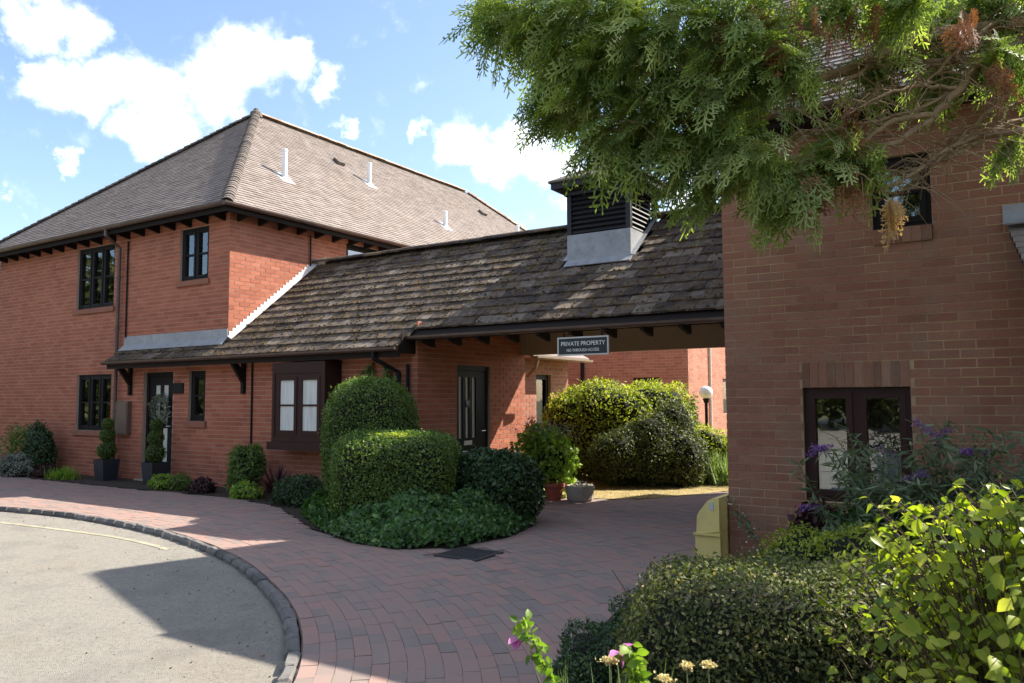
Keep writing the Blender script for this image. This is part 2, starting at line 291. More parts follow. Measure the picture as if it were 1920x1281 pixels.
class MB:
    def __init__(s): s.v, s.f, s.t = [], [], []
    def add(s, vs, fs, tone=0.0):
        b = len(s.v); s.v += [tuple(q) for q in vs]; s.f += [tuple(b+i for i in f) for f in fs]; s.t += [tone]*len(fs); return s
    def box(s, lo, hi, tone=0.0):
        (a, b, c), (d, e, f) = lo, hi
        return s.add([(a,b,c),(d,b,c),(d,e,c),(a,e,c),(a,b,f),(d,b,f),(d,e,f),(a,e,f)], [(0,3,2,1),(4,5,6,7),(0,1,5,4),(1,2,6,5),(2,3,7,6),(3,0,4,7)], tone)
    def obox(s, c, ax, half, tone=0.0):
        c = Vector(c); ax = [Vector(a) for a in ax]
        vs = [c + ax[0]*half[0]*i + ax[1]*half[1]*j + ax[2]*half[2]*k for k in (-1, 1) for j, i in ((-1, -1), (-1, 1), (1, 1), (1, -1))]
        return s.add(vs, [(0,3,2,1),(4,5,6,7),(0,1,5,4),(1,2,6,5),(2,3,7,6),(3,0,4,7)], tone)
    def bar(s, a, b, w, h, up=(0, 0, 1), tone=0.0):
        a, b = Vector(a), Vector(b); d = (b-a); L = d.length; d.normalize(); x = d.cross(Vector(up)).normalized(); z = x.cross(d)
        return s.obox((a+b)/2, (d, x, z), (L/2, w/2, h/2), tone)
    def tube(s, pts, radii, n=8, caps=True, tone=0.0):
        pts = [Vector(p) for p in pts]; rings = []
        if not hasattr(radii, '__len__'): radii = [radii]*len(pts)
        prev = None
        for i, p in enumerate(pts):
            d = (pts[min(i+1, len(pts)-1)] - pts[max(i-1, 0)]).normalized()
            ref = Vector((0, 0, 1)) if abs(d.z) < .9 else Vector((1, 0, 0))
            x = d.cross(ref).normalized() if prev is None else (prev - d*prev.dot(d)).normalized()
            prev = x; y = d.cross(x)
            rings.append([p + (x*math.cos(2*math.pi*k/n) + y*math.sin(2*math.pi*k/n))*radii[i] for k in range(n)])
        vs = [q for r in rings for q in r]; fs = []
        for i in range(len(pts)-1):
            for k in range(n):
                fs.append((i*n+k, i*n+(k+1) % n, (i+1)*n+(k+1) % n, (i+1)*n+k))
        if caps: fs += [tuple(range(n))[::-1], tuple((len(pts)-1)*n + k for k in range(n))]
        return s.add(vs, fs, tone)
    def lathe(s, c, prof, n=20, tone=0.0, sq=None):
        c = Vector(c); vs, fs = [], []
        for (r, z) in prof:
            for k in range(n):
                a = 2*math.pi*k/n
                vs.append(c + Vector((r*math.cos(a), r*math.sin(a), z)))
        for i in range(len(prof)-1):
            for k in range(n): fs.append((i*n+k, i*n+(k+1) % n, (i+1)*n+(k+1) % n, (i+1)*n+k))
        fs += [tuple(range(n))[::-1], tuple((len(prof)-1)*n+k for k in range(n))]
        return s.add(vs, fs, tone)
    def mesh(s, name, mat, smooth=False):
        me = bpy.data.meshes.new(name); me.from_pydata(s.v, [], s.f); return finish_mesh(me, s.t, mat, smooth)
    def build(s, name, mat, parent=None, smooth=False, **kw):
        return obj(name, s.mesh(name, mat, smooth), parent, **kw)

BOXF = np.array([(4,5,6,7),(0,1,5,4),(1,2,6,5),(2,3,7,6),(3,0,4,7)])
def boxes_mesh(name, C, AX, H, tone, mat, jit=None):
    """many 5-sided boxes (no back): C (n,3) centres, AX (n,3,3) axes rows (u,v,n), H (n,3) half sizes"""
    S = np.array([(-1,-1,-1),(1,-1,-1),(1,1,-1),(-1,1,-1),(-1,-1,1),(1,-1,1),(1,1,1),(-1,1,1)], float)
    V = C[:, None, :] + np.einsum('nsk,nkj->nsj', S[None]*H[:, None, :], AX)
    n = len(C); F = (BOXF[None] + (np.arange(n)*8)[:, None, None]).reshape(-1, 4)
    return np_mesh(name, V, F, np.repeat(tone, 5), mat)
def one_brick(name, u, v, nrm, half, tone, mat):
    AX = np.array([[u, v, nrm]], float)
    return boxes_mesh(name, np.zeros((1, 3)), AX, np.array([half]), np.array([tone]), mat)

# ------------------------------------------------------------------ brickwork
BL, BH, MJ = .215, .065, .010
def brick_wall(parent, name, origin, u, n, W, Z0, Z1, openings, mat, mortar, singles=0, spread=.2, reveal=.08, top=None, skip=None, phase=0.0, bond=None):
    """a brick wall: mortar sheet with openings, reveals, and bricks proud of the joints; the largest seen are objects of their own"""
    o = np.array(origin, float); u = np.array(u, float); n = np.array(n, float); zv = np.array((0, 0, 1.0))
    mb = MB()
    us = sorted({0, W, *[q for op in openings for q in op[:2]]}); zs = sorted({Z0, Z1, *[q for op in openings for q in op[2:4]]})
    us = [q for q in us if 0 <= q <= W]; zs = [q for q in zs if Z0 <= q <= Z1]
    for a, b in zip(us[:-1], us[1:]):
        for c, d in zip(zs[:-1], zs[1:]):
            if any(op[0]-1e-6 <= a and b <= op[1]+1e-6 and op[2]-1e-6 <= c and d <= op[3]+1e-6 for op in openings): continue
            if top is not None:
                mb.add([o+u*a+zv*c, o+u*b+zv*c, o+u*b+zv*top(b), o+u*a+zv*top(a)], [(0, 1, 2, 3)])
            else: mb.add([o+u*a+zv*c, o+u*b+zv*c, o+u*b+zv*d, o+u*a+zv*d], [(0, 1, 2, 3)])
    for op in openings:
        a, b, c, d = op[:4]; r = -n*reveal
        P4 = [o+u*a+zv*c, o+u*b+zv*c, o+u*b+zv*d, o+u*a+zv*d]
        for i in range(4): mb.add([P4[i], P4[(i+1) % 4], P4[(i+1) % 4]+r, P4[i]+r], [(0, 1, 2, 3)])
    wall = mb.build(name, mortar, parent)
    full, part = [], []
    rows = int(round((Z1-Z0)/.075)); L = BL+MJ
    for r in range(rows):
        zc = Z0 + (r+.5)*.075
        segs = [(0, W)]
        for op in openings:
            if op[2] < zc < op[3]:
                ns = []
                for (a, b) in segs:
                    if op[1] <= a or op[0] >= b: ns.append((a, b)); continue
                    if op[0] > a: ns.append((a, op[0]))
                    if op[1] < b: ns.append((op[1], b))
                segs = ns
        off = (phase + (L/2 if r % 2 else 0)) % L
        for (a, b) in segs:
            k = math.floor((a-off)/L)
            while True:
                x0 = off + k*L; x1 = x0 + BL; k += 1
                if x0 >= b: break
                x0, x1 = max(x0, a+(0 if a == 0 else .004)), min(x1, b-(0 if b == W else .004))
                if x1-x0 < .03: continue
                if top is not None and zc + .02 > min(top(x0), top(x1)): continue
                (full if x1-x0 > BL-.001 else part).append(((x0+x1)/2, zc, (x1-x0)/2))
    keep = []
    if singles:
        sc = []
        for i, (x, z, h) in enumerate(full):
            p = o + u*x + zv*z
            if skip is not None and skip(p): continue
            s = view_size(p, 1); 
            if s > 0: sc.append((s, i))
        sc.sort(reverse=True); keep = [i for _, i in sc[:singles]]
        var = [one_brick('brick', u, zv, n, (BL/2, BH/2, .010), t, mat) for t in np.linspace(-spread, spread, 14)]
        for i in keep:
            x, z, h = full[i]
            b = bpy.data.objects.new('brick', var[random.randrange(14)]); COL.objects.link(b); b.parent = wall
            b.location = Vector(o + u*x + zv*z + n*(-.006 + random.uniform(-.001, .001)))
    ks = set(keep)
    rest = [q for i, q in enumerate(full) if i not in ks] + part
    if rest:
        A = np.array(rest); k = len(A)
        C = o[None] + A[:, :1]*u[None] + A[:, 1:2]*zv[None] + n[None]*(-.006 + RNG.uniform(-.001, .001, (k, 1)))
        AX = np.repeat(np.stack([u, zv, n])[None], k, 0)
        H = np.stack([A[:, 2], np.full(k, BH/2), np.full(k, .010)], 1)
        obj('brickwork', boxes_mesh('brickwork', C, AX, H, RNG.uniform(-spread, spread, k), mat), wall, kind='stuff')
    return wall

# ------------------------------------------------------------------ windows
def window(parent, o, u, n, w, h, cols, rows, fmat, name='window', glass='glass', ft=.055, sash=.04, back=.05, behind='room', sill=None, bars=True, depth=.07, sill_mat=None, gapback=.28, margin=.25, drape=False):
    """o: bottom-left corner on the wall face"""
    o, u, n = Vector(o), Vector(u), Vector(n); z = Vector((0, 0, 1))
    def R(mb, a, b, c, d, n0, n1):
        vs = [o+u*x+z*y+n*q for q in (n0, n1) for x, y in ((a, c), (b, c), (b, d), (a, d))]
        mb.add(vs, [(0,3,2,1),(4,5,6,7),(0,1,5,4),(1,2,6,5),(2,3,7,6),(3,0,4,7)])
    m = MB(); q0, q1 = -back-depth, -back
    R(m, 0, w, 0, ft, q0, q1); R(m, 0, w, h-ft, h, q0, q1); R(m, 0, ft, ft, h-ft, q0, q1); R(m, w-ft, w, ft, h-ft, q0, q1)
    cw = (w-2*ft)/cols
    for i in range(1, cols): R(m, ft+cw*i-.03, ft+cw*i+.03, ft, h-ft, q0, q1-.004)
    win = m.build(name, fmat, parent)
    for i in range(cols):
        a = ft+cw*i + (.03 if i else 0); b = ft+cw*(i+1) - (.03 if i < cols-1 else 0)
        s = MB(); s0, s1 = q0+.012, q1+.008
        R(s, a, b, ft, ft+sash, s0, s1); R(s, a, b, h-ft-sash, h-ft, s0, s1); R(s, a, a+sash, ft+sash, h-ft-sash, s0, s1); R(s, b-sash, b, ft+sash, h-ft-sash, s0, s1)
        ph = (h-2*ft-2*sash)/rows
        for j in range(1, rows): R(s, a+sash, b-sash, ft+sash+ph*j-.014, ft+sash+ph*j+.014, s0, s1-.006)
        s.build('casement', fmat, win)
        for j in range(rows):
            p = MB(); R(p, a+sash-.004, b-sash+.004, ft+sash+ph*j+(.012 if j else -.004), ft+sash+ph*(j+1)-(.012 if j < rows-1 else -.004), q0+.03, q0+.036)
            p.build('pane', MT[glass], win)
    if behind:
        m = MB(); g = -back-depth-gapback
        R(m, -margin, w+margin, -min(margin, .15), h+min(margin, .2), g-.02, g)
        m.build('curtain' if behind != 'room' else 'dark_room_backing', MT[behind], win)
    if drape:
        m = MB(); vs_ = []; K_ = 90
        for i in range(K_+1):
            x = .01 + (w-.02)*i/K_; q = q0 - .03 + .010*math.sin(i*.9) + .005*math.sin(i*2.3+1)
            vs_ += [o+u*x+z*.01+n*q, o+u*x+z*(h-.01)+n*q]
        m.add(vs_, [(2*i, 2*i+2, 2*i+3, 2*i+1) for i in range(K_)]); m.build('net_curtain', MT['curtain'], win)
    if sill:
        m = MB(); R(m, -.06, w+.06, -sill, -.002, -back+.0, .045); m.build('sill', sill_mat or MT['brick_soldier'], win)
    return win

# ------------------------------------------------------------------ foliage
def unit(a): return a/np.maximum(np.linalg.norm(a, axis=-1, keepdims=True), 1e-9)
def leaf_mesh(name, P, N, size, mat, aspect=.5, rnd=.8, tone=.4, droop=0.0, up=None, fold=.25, size_var=.35):
    """one rhombic folded leaf per point"""
    k = len(P); N = unit(N + RNG.normal(0, rnd, (k, 3)))
    T = RNG.normal(0, 1, (k, 3)); T[:, 2] -= droop
    if up is not None: T += up
    T = unit(T - N*np.sum(T*N, 1, keepdims=True)); B = np.cross(N, T)
    L = size*(1+RNG.uniform(-size_var, size_var, (k, 1))); Wd = L*aspect*.5
    mid = P + T*L*.45
    V = np.stack([P, mid + B*Wd + N*Wd*fold, P + T*L, mid - B*Wd + N*Wd*fold], 1)
    F = np.concatenate([np.stack([np.arange(k)*4, np.arange(k)*4+1, np.arange(k)*4+2], 1), np.stack([np.arange(k)*4, np.arange(k)*4+2, np.arange(k)*4+3], 1)])
    t = RNG.normal(0, tone*.5, k).clip(-.5, .5)
    return np_mesh(name, V, F, np.concatenate([t, t]), mat)
class Lump:
    """rounded block with an uneven outline"""
    def __init__(s, c, r, p=2.4, rot=0, amp=.06, seed=0, freq=4.0):
        s.c, s.r, s.p, s.amp = np.array(c, float), np.array(r, float), p, amp
        g = np.random.default_rng(seed); s.k = g.normal(0, freq, (7, 3)); s.ph = g.uniform(0, 6.28, 7)
        s.R = np.array([[math.cos(rot), -math.sin(rot), 0], [math.sin(rot), math.cos(rot), 0], [0, 0, 1]])
    def surf(s, d):
        q = (np.abs(d)**s.p).sum(1, keepdims=True)**(-1/s.p)
        w = 1 + s.amp*np.sin(d@s.k.T + s.ph).sum(1, keepdims=True)/2.2
        X = d*q*s.r*w
        Nn = unit(np.sign(d)*np.abs(d*q)**(s.p-1)/s.r)
        return X@s.R.T, Nn@s.R.T
    def sample(s, n, zmin=.02, inner=.80, outer=1.02):
        d = unit(RNG.normal(0, 1, (n, 3))); X, Nn = s.surf(d)
        X = X*RNG.uniform(inner, outer, (n, 1))**.6 + s.c
        k = X[:, 2] > zmin
        return X[k], Nn[k]
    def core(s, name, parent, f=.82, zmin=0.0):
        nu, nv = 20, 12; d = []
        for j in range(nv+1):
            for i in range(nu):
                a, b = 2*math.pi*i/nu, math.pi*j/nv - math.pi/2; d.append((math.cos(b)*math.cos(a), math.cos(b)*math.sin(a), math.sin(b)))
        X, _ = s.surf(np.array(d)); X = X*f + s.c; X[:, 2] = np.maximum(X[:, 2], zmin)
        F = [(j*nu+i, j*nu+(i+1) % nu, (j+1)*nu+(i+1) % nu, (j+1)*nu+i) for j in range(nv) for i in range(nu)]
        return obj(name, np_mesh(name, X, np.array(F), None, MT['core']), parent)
def shrub(name, label, cat, lumps, n, size, mat, aspect=.5, core=.80, rnd=.8, tone=.45, inner=.78, outer=1.03, group=None, droop=0., zmin=.02, fold=.25):
    c = lumps[0].c; root = empty(name, (c[0], c[1], 0), label=label, cat=cat, group=group)
    vol = np.array([np.prod(l.r)**(2/3) for l in lumps]); vol = vol/vol.sum()
    PS, NS = [], []
    for l, f in zip(lumps, vol):
        P, N = l.sample(int(n*f), zmin, inner, outer); PS.append(P); NS.append(N)
        P, N = l.sample(max(12, int(n*f*.03)), zmin+.1, 1.0, 1.13); PS.append(P); NS.append(unit(N*.3 + RNG.normal(0, 1, N.shape)))
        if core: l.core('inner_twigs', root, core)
    obj('foliage', leaf_mesh('foliage', np.concatenate(PS), np.concatenate(NS), size, MT[mat], aspect, rnd, tone, droop, fold=fold), root)
    return root
def blades(name, parent, bases, length, width, mat, spread=.5, bend=.5, seg=4, lean=None, **kw):
    """strap leaves or grass: tapered bent strips"""
    bases = np.asarray(bases, float); k = len(bases)
    a = RNG.uniform(0, 2*np.pi, k); D = np.stack([np.cos(a), np.sin(a), np.zeros(k)], 1)
    if lean is not None: D = unit(D + lean)
    L = length*RNG.uniform(.6, 1.15, (k, 1)); sp = spread*RNG.uniform(.3, 1.2, (k, 1)); B = np.stack([-D[:, 1], D[:, 0], np.zeros(k)], 1)
    rows = []
    for i in range(seg+1):
        t = i/seg
        c = bases + D*L*sp*t + np.array([0, 0, 1.0])*L*(t*np.sqrt(np.maximum(0, 1-sp**2*.5)) - bend*sp*t*t)
        w = width*(1-t**2)*.5 + width*.03
        rows += [c - B*w, c + B*w]
    V = np.stack(rows, 1); F = []
    for i in range(seg):
        q = np.array([2*i, 2*i+1, 2*i+3, 2*i+2]); F.append(q[None] + (np.arange(k)*(2*(seg+1)))[:, None])
    F = np.concatenate(F); t = RNG.normal(0, .2, k)
    return obj(name, np_mesh(name, V, F, np.tile(t, seg), mat), parent, **kw)

# ================================================================== THE SETTING: ground, road, path, kerb
def poly_sheet(name, pts, z, mat, **kw):
    from mathutils.geometry import tessellate_polygon
    vs = [Vector((x, y, z)) for x, y in pts]; tris = tessellate_polygon([vs])
    me = bpy.data.meshes.new(name); me.from_pydata([tuple(v) for v in vs], [], [tuple(t) for t in tris]); finish_mesh(me, [0.0]*len(tris), mat)
    return obj(name, me, None, **kw)
def catmull(pts, per=12):
    pts = [np.array(p, float) for p in pts]; out = []
    for i in range(len(pts)-1):
        p0, p1, p2, p3 = pts[max(i-1, 0)], pts[i], pts[i+1], pts[min(i+2, len(pts)-1)]
        for k in range(per):
            t = k/per
            out.append(.5*((2*p1) + (-p0+p2)*t + (2*p0-5*p1+4*p2-p3)*t*t + (-p0+3*p1-3*p2+p3)*t**3))
    out.append(pts[-1]); return np.array(out)
def resample(line, step):
    seg = np.linalg.norm(np.diff(line, axis=0), axis=1); s = np.concatenate([[0], np.cumsum(seg)])
    q = np.arange(0, s[-1], step); return np.stack([np.interp(q, s, line[:, i]) for i in range(line.shape[1])], 1)
def inside(pts, poly):
    x, y = pts[:, 0], pts[:, 1]; c = np.zeros(len(pts), bool); n = len(poly); j = n-1
    for i in range(n):
        xi, yi = poly[i]; xj, yj = poly[j]
        with np.errstate(divide='ignore', invalid='ignore'):
            c ^= ((yi > y) != (yj > y)) & (x < (xj-xi)*(y-yi)/(yj-yi+1e-12)+xi)
        j = i
    return c

props(MB().add([(-600,-600,-.16),(600,-600,-.16),(600,600,-.16),(-600,600,-.16)], [(0,1,2,3)]).build('ground', MT['ground']), kind='structure')
KERB = catmull([(-22, 1.0), (-18, 3.4), (-15, 4.75), (-12.9, 5.35), (-11.6, 5.60), (-10.4, 5.68), (-8.8, 5.55), (-7.5, 5.28), (-6.43, 4.93), (-5.62, 4.56), (-4.67, 4.02), (-3.95, 3.48), (-3.35, 2.85), (-2.95, 2.1), (-2.75, 1.2), (-2.7, 0), (-2.7, -3)], 14)
KERB = resample(KERB, .02)
dT = unit(np.gradient(KERB, axis=0)); KN = np.stack([-dT[:, 1], dT[:, 0]], 1)          # points away from the road
# road: gently dished, on the camera's left
road_pts = [tuple(p + q*.06) for p, q in zip(KERB[::25], KN[::25])]
poly_sheet('road', road_pts + [(-2.7, -40), (-60, -40), (-60, 1)], -.054, MT['asphalt'], kind='structure')
INNER = [(-19.5, 8.75), (-17.8, 8.12), (-16.0, 7.88), (-14.6, 7.86), (-12.8, 7.84), (-11.7, 7.92), (-10.0, 7.90), (-8.8, 7.62), (-7.9, 7.1), (-6.9, 6.5), (-5.9, 6.2), (-5.25, 6.2), (-4.9, 6.6), (-4.78, 7.3), (-4.95, 8.0), (-5.6, 8.6), (-7.2, 8.8), (-7.2, 10.1), (-5.6, 10.55), (-5.0, 10.75), (-4.6, 11.1), (-4.2, 11.9), (-3.9, 12.7), (-3.4, 14.5), (-1.0, 16.0)]
RIGHT = [(-1.0, 14.2), (-2.2, 14.0), (-2.2, 7.2), (-2.42, 6.75), (-2.55, 6.1), (-2.47, 5.4), (-2.32, 4.6), (-2.22, 4.0), (-2.1, 3.5), (-2.0, 2.5), (-1.9, 1.0), (-1.9, -3)]
kin = [tuple(p + q*.115) for p, q in zip(KERB[::20], KN[::20])]
PATH = [p for p in kin] + RIGHT[::-1] + INNER[::-1]
path = poly_sheet('path', PATH, -.012, MT['joint'], kind='structure')
poly_sheet('garden_bed', [(-22, 8.9)] + INNER[:16] + [(-7.2, 8.9)], +.008, MT['soil'], kind='structure')
poly_sheet('border_bed', RIGHT[2:] + [(6, -3), (6, 7.3)], +.009, MT['soil'], kind='structure')
poly_sheet('lawn', [(-12, 10.3)] + INNER[17:] + [(2, 17), (2, 40), (-25, 40), (-25, 10.3)], +.006, MT['lawn'], kind='structure')

# clay pavers in courses that follow the kerb
cand = []
line, nor = KERB, KN
for r in range(98):
    off = .118 + .052 + r*.100
    L = line + nor*off; seg = np.linalg.norm(np.diff(L, axis=0), axis=1); s = np.concatenate([[0], np.cumsum(seg)])
    q = np.arange(.1 + (.1 if r % 2 else 0) + RNG.uniform(0, .02), s[-1]-.2, .2)
    C = np.stack([np.interp(q, s, L[:, i]) for i in (0, 1)], 1); D = unit(np.stack([np.interp(q, s, dT[:, i]) for i in (0, 1)], 1))
    k = inside(C, PATH); cand.append(np.concatenate([C[k], D[k]], 1))
cand = np.concatenate(cand); K = len(cand)
MAN = (-4.78, -4.28, 6.05, 6.52)
cand = cand[~((cand[:, 0] > MAN[0]-.08) & (cand[:, 0] < MAN[1]+.08) & (cand[:, 1] > MAN[2]-.05) & (cand[:, 1] < MAN[3]+.05))]
K = len(cand)
tone = np.where(RNG.random(K) < .24, RNG.uniform(-.45, -.15, K), RNG.uniform(-.08, .36, K))
score = np.array([view_size((x, y, 0), 1.0/max(.3, math.hypot(x, y))) for x, y, _, _ in cand])
visible = score > 0
order = np.argsort(-score)[:300]; mask = np.zeros(K, bool); mask[order] = True
pv = [one_brick('paver', (1, 0, 0), (0, 1, 0), (0, 0, 1), (.0988, .0488, .02), t, MT['paver_mix']) for t in np.linspace(-.45, .40, 16)]
for i in order:
    x, y, dx, dy = cand[i]; o = bpy.data.objects.new('paver', pv[int((tone[i]+.45)/.85*15.99)]); COL.objects.link(o); o.parent = path
    o.location = (x, y, -.02 + random.uniform(-.002, .002)); o.rotation_euler = (random.uniform(-.008, .008), random.uniform(-.008, .008), math.atan2(dy, dx) + random.uniform(-.012, .012))
R_ = cand[~mask]; k = len(R_)
C = np.concatenate([R_[:, :2], np.full((k, 1), -.02) + RNG.uniform(-.002, .002, (k, 1))], 1)
U = np.concatenate([R_[:, 2:], RNG.uniform(-.008, .008, (k, 1))], 1); U = unit(U); Vv = np.stack([-U[:, 1], U[:, 0], RNG.uniform(-.008, .008, k)], 1); Vv = unit(Vv); Nn = np.cross(U, Vv)
obj('paving', boxes_mesh('paving', C, np.stack([U, Vv, Nn], 1), np.tile([.0988, .0488, .02], (k, 1)), tone[~mask], MT['paver_mix']), path, kind='stuff')

# kerb of rough stones
kerb = empty('kerb', (0, 0, 0), kind='structure')
sq = np.concatenate([[0], np.cumsum(np.linalg.norm(np.diff(KERB, axis=0), axis=1))]); q = 0.3
def kerb_stone(seed, L):
    g = random.Random(seed); mb = MB(); a, b, c = L/2-.008, .043, .07
    prof = [(-b, -c), (b, -c), (b, c-.012), (b-.014, c), (-b+.022, c), (-b, c-.03)]
    xs = [-a, -a+.012, 0, a-.012, a]; vs = []
    for i, x in enumerate(xs):
        f = .9 if i in (0, 4) else 1.0
        vs += [(x, y*f + g.uniform(-.006, .006), z*(f if z > 0 else 1) + g.uniform(-.006, .005)) for y, z in prof]
    fs = [(i*6+k, (i+1)*6+k, (i+1)*6+(k+1) % 6, i*6+(k+1) % 6) for i in range(4) for k in range(6)] + [tuple(range(6)), tuple(24+k for k in range(6))[::-1]]
    mb.add(vs, fs, g.uniform(-.4, .4)); return mb.mesh('kerb_stone', MT['kerb'])
kst = [kerb_stone(i, .25) for i in range(9)]
while q < sq[-1]-.2:
    x, y = np.interp(q, sq, KERB[:, 0]), np.interp(q, sq, KERB[:, 1]); dx, dy = np.interp(q, sq, dT[:, 0]), np.interp(q, sq, dT[:, 1])
    px, py, d = project((x, y, 0))
    if d > .3 and -60 < px < 2000 and py < 1400:
        o = bpy.data.objects.new('kerb_stone', kst[random.randrange(9)]); link(o, kerb)
        o.location = (x + -dy*.06, y + dx*.06, -.062 + random.uniform(-.006, .006)); o.rotation_euler = (random.uniform(-.03, .03), random.uniform(-.02, .02), math.atan2(dy, dx) + random.uniform(-.03, .03))
    q += .253
# worn parking line and loose grit on the road
ln = catmull([(-13.5, 4.55), (-11.03, 5.02), (-10.39, 5.10), (-9.37, 5.17), (-8.58, 5.19), (-7.86, 5.12), (-7.5, 5.05)], 8)
t2 = unit(np.gradient(ln, axis=0)); n2 = np.stack([-t2[:, 1], t2[:, 0]], 1); mb = MB()
for i in range(len(ln)-1):
    a, b = ln[i], ln[i+1]; w0, w1 = .032, .032
    mb.add([(*(a-n2[i]*w0), -.050), (*(b-n2[i+1]*w1), -.050), (*(b+n2[i+1]*w1), -.050), (*(a+n2[i]*w0), -.050)], [(0, 1, 2, 3)])
mb.build('road_marking', MT['paint'], None, kind='structure')
mb = MB()
for _ in range(420):
    i = random.randrange(200, len(KERB)-300); d = -abs(random.gauss(0, .55)) - .02
    if random.random() < .3: d = -random.uniform(.1, 3)
    x, y = KERB[i] + KN[i]*d; s = random.uniform(.002, .007)
    mb.obox((x, y, -.052+s*.4), (Vector((random.random(), random.random(), .2)).normalized(), Vector((-random.random(), random.random(), 0)).normalized(), Vector((0, 0, 1))), (s, s*.8, s*.5), random.uniform(-.5, .5))
mb.build('road_grit', MT['stone'], None, kind='stuff', label='loose grit scattered along the road by the kerb', cat='grit')
# fallen leaves in the gutter and on the paving
k = 260; ii = RNG.integers(250, len(KERB)-250, k); off_ = np.where(RNG.random(k) < .5, -np.abs(RNG.normal(0, .10, k))-.01, RNG.uniform(.15, 2.2, k))
fl = KERB[ii] + KN[ii]*off_[:, None]; fl = np.concatenate([fl, np.where(off_ < 0, -.046, .006)[:, None]], 1)
obj('fallen_leaves', leaf_mesh('fallen_leaves', fl, np.tile([0, 0, 1.0], (k, 1)), .022, MT['dead'], .6, .25), None, kind='stuff', label='small brown fallen leaves along the kerb and on the paving', cat='leaves')

# iron cover set in the path
mc = empty('manhole_cover', ((MAN[0]+MAN[1])/2, (MAN[2]+MAN[3])/2, 0), label='square cast iron inspection cover set in the brick paving beside the ivy', cat='manhole cover')
m = MB(); a, b, c, d = MAN
m.box((a, c, -.03), (b, c+.03, .004)); m.box((a, d-.03, -.03), (b, d, .004)); m.box((a, c+.03, -.03), (a+.03, d-.03, .004)); m.box((b-.03, c+.03, -.03), (b, d-.03, .004))
m.build('frame', MT['iron'], mc)
m = MB(); m.box((a+.034, c+.034, -.03), (b-.034, d-.034, -.002))
for i in range(13):
    for j in range(12):
        x, y = a+.055+i*.033, c+.05+j*.033
        if x < b-.05 and y < d-.05: m.box((x, y, -.002), (x+.018, y+.018, .003), random.uniform(-.4, .4))
m.build('cover_plate', MT['iron'], mc)

# ================================================================== MAIN HOUSE (two storeys, left)
YF, XM, XL = 8.8, -11.5, -19.75
house = empty('brick_house', (-15.2, YF, 0), label='two-storey red brick house with a hipped tile roof, on the left', cat='house')
def X2u(x, x0): return x - x0
def op(x0, x1, z0, z1, base): return (x0-base, x1-base, round(z0/.075)*.075, round(z1/.075)*.075)
UPL = op(-16.42, -15.04, 3.38, 4.65, XL); UPR = op(-12.92, -12.08, 3.68, 4.65, XL); LOW = op(-16.28, -15.03, .87, 2.03, XL)
DOOR = op(-13.95, -13.03, 0, 2.03, XL); SMALL = op(-12.56, -12.09, 1.13, 2.02, XL)
front = brick_wall(house, 'front_wall', (XL, YF, 0), (1, 0, 0), (0, -1, 0), XM-XL, 0, 4.875, [UPL, UPR, LOW, DOOR, SMALL], MT['brick_red'], MT['mortar'], 300, reveal=.12)
SW = (2.85, 3.86, 3.9, 4.72)
side = brick_wall(house, 'side_wall', (XM, YF, 0), (0, 1, 0), (1, 0, 0), 16.0, 0, 4.875, [(2.85, 3.87, 3.9, 4.725)], MT['brick_red'], MT['mortar'], 300, reveal=.12, skip=lambda p: p[2] < 2.52 + max(0, (1.7-abs(p[1]-10.5)))*.918 + .05 or p[1] > 13.5 or p[2] > 4.75)
brick_wall(house, 'far_side_wall', (XL, YF+16, 0), (0, -1, 0), (-1, 0, 0), 16.0, 0, 4.875, [], MT['brick_red'], MT['mortar'], 0)
brick_wall(house, 'rear_wall', (XM, YF+16, 0), (-1, 0, 0), (0, 1, 0), 7.5, 0, 4.875, [], MT['brick_red'], MT['mortar'], 0)
def win_at(parent, opn, base, n_cols, n_rows, **kw):
    return window(parent, (base+opn[0], YF, opn[2]), (1, 0, 0), (0, -1, 0), opn[1]-opn[0], opn[3]-opn[2], n_cols, n_rows, MT['frame_black'], **kw)
win_at(house, UPL, XL, 3, 2, sill=.10, behind='curtain_grey')
win_at(house, UPR, XL, 2, 2, sill=.10, behind='room', drape=True)
w_low = win_at(house, LOW, XL, 3, 2, sill=.10, behind='room')
win_at(house, SMALL, XL, 1, 2, sill=.11, behind='curtain_grey', ft=.07, gapback=.05)
window(house, (XM, YF+SW[0], 3.9), (0, 1, 0), (1, 0, 0), SW[1]-SW[0]+.01, .825, 1, 1, MT['frame_black'], sill=.06, behind='curtain', glass='glass_dull', gapback=.2)
# net curtain strips in the ground floor window
m = MB(); m.box((-16.2, 9.1, .95), (-15.85, 9.11, 1.95)); m.box((-15.75, 9.12, .95), (-15.5, 9.13, 1.35)); m.build('curtain', MT['curtain'], w_low)

# front door with two glazed slots
dx0, dx1, dz = XL+DOOR[0], XL+DOOR[1], DOOR[3]
door = MB()
door.box((dx0, YF+.07, 0), (dx0+.07, YF+.14, dz)); door.box((dx1-.07, YF+.07, 0), (dx1, YF+.14, dz)); door.box((dx0+.07, YF+.07, dz-.07), (dx1-.07, YF+.14, dz))
house_door = door.build('door', MT['frame_black'], house)
lf = MB(); g0, g1 = dx0+.25, dx0+.40; h0, h1 = dx0+.50, dx0+.65
for a, b in ((dx0+.074, g0), (g1, h0), (h1, dx1-.074)): lf.box((a, YF+.09, .02), (b, YF+.125, dz-.074))
for a, b in ((g0, g1), (h0, h1)): lf.box((a, YF+.0905, .02), (b, YF+.1245, .28)); lf.box((a, YF+.0905, 1.78), (b, YF+.1245, dz-.0745)); lf.box((a, YF+.0905, .98), (b, YF+.1245, 1.08))
lf.build('door_leaf', MT['frame_black'], house_door)
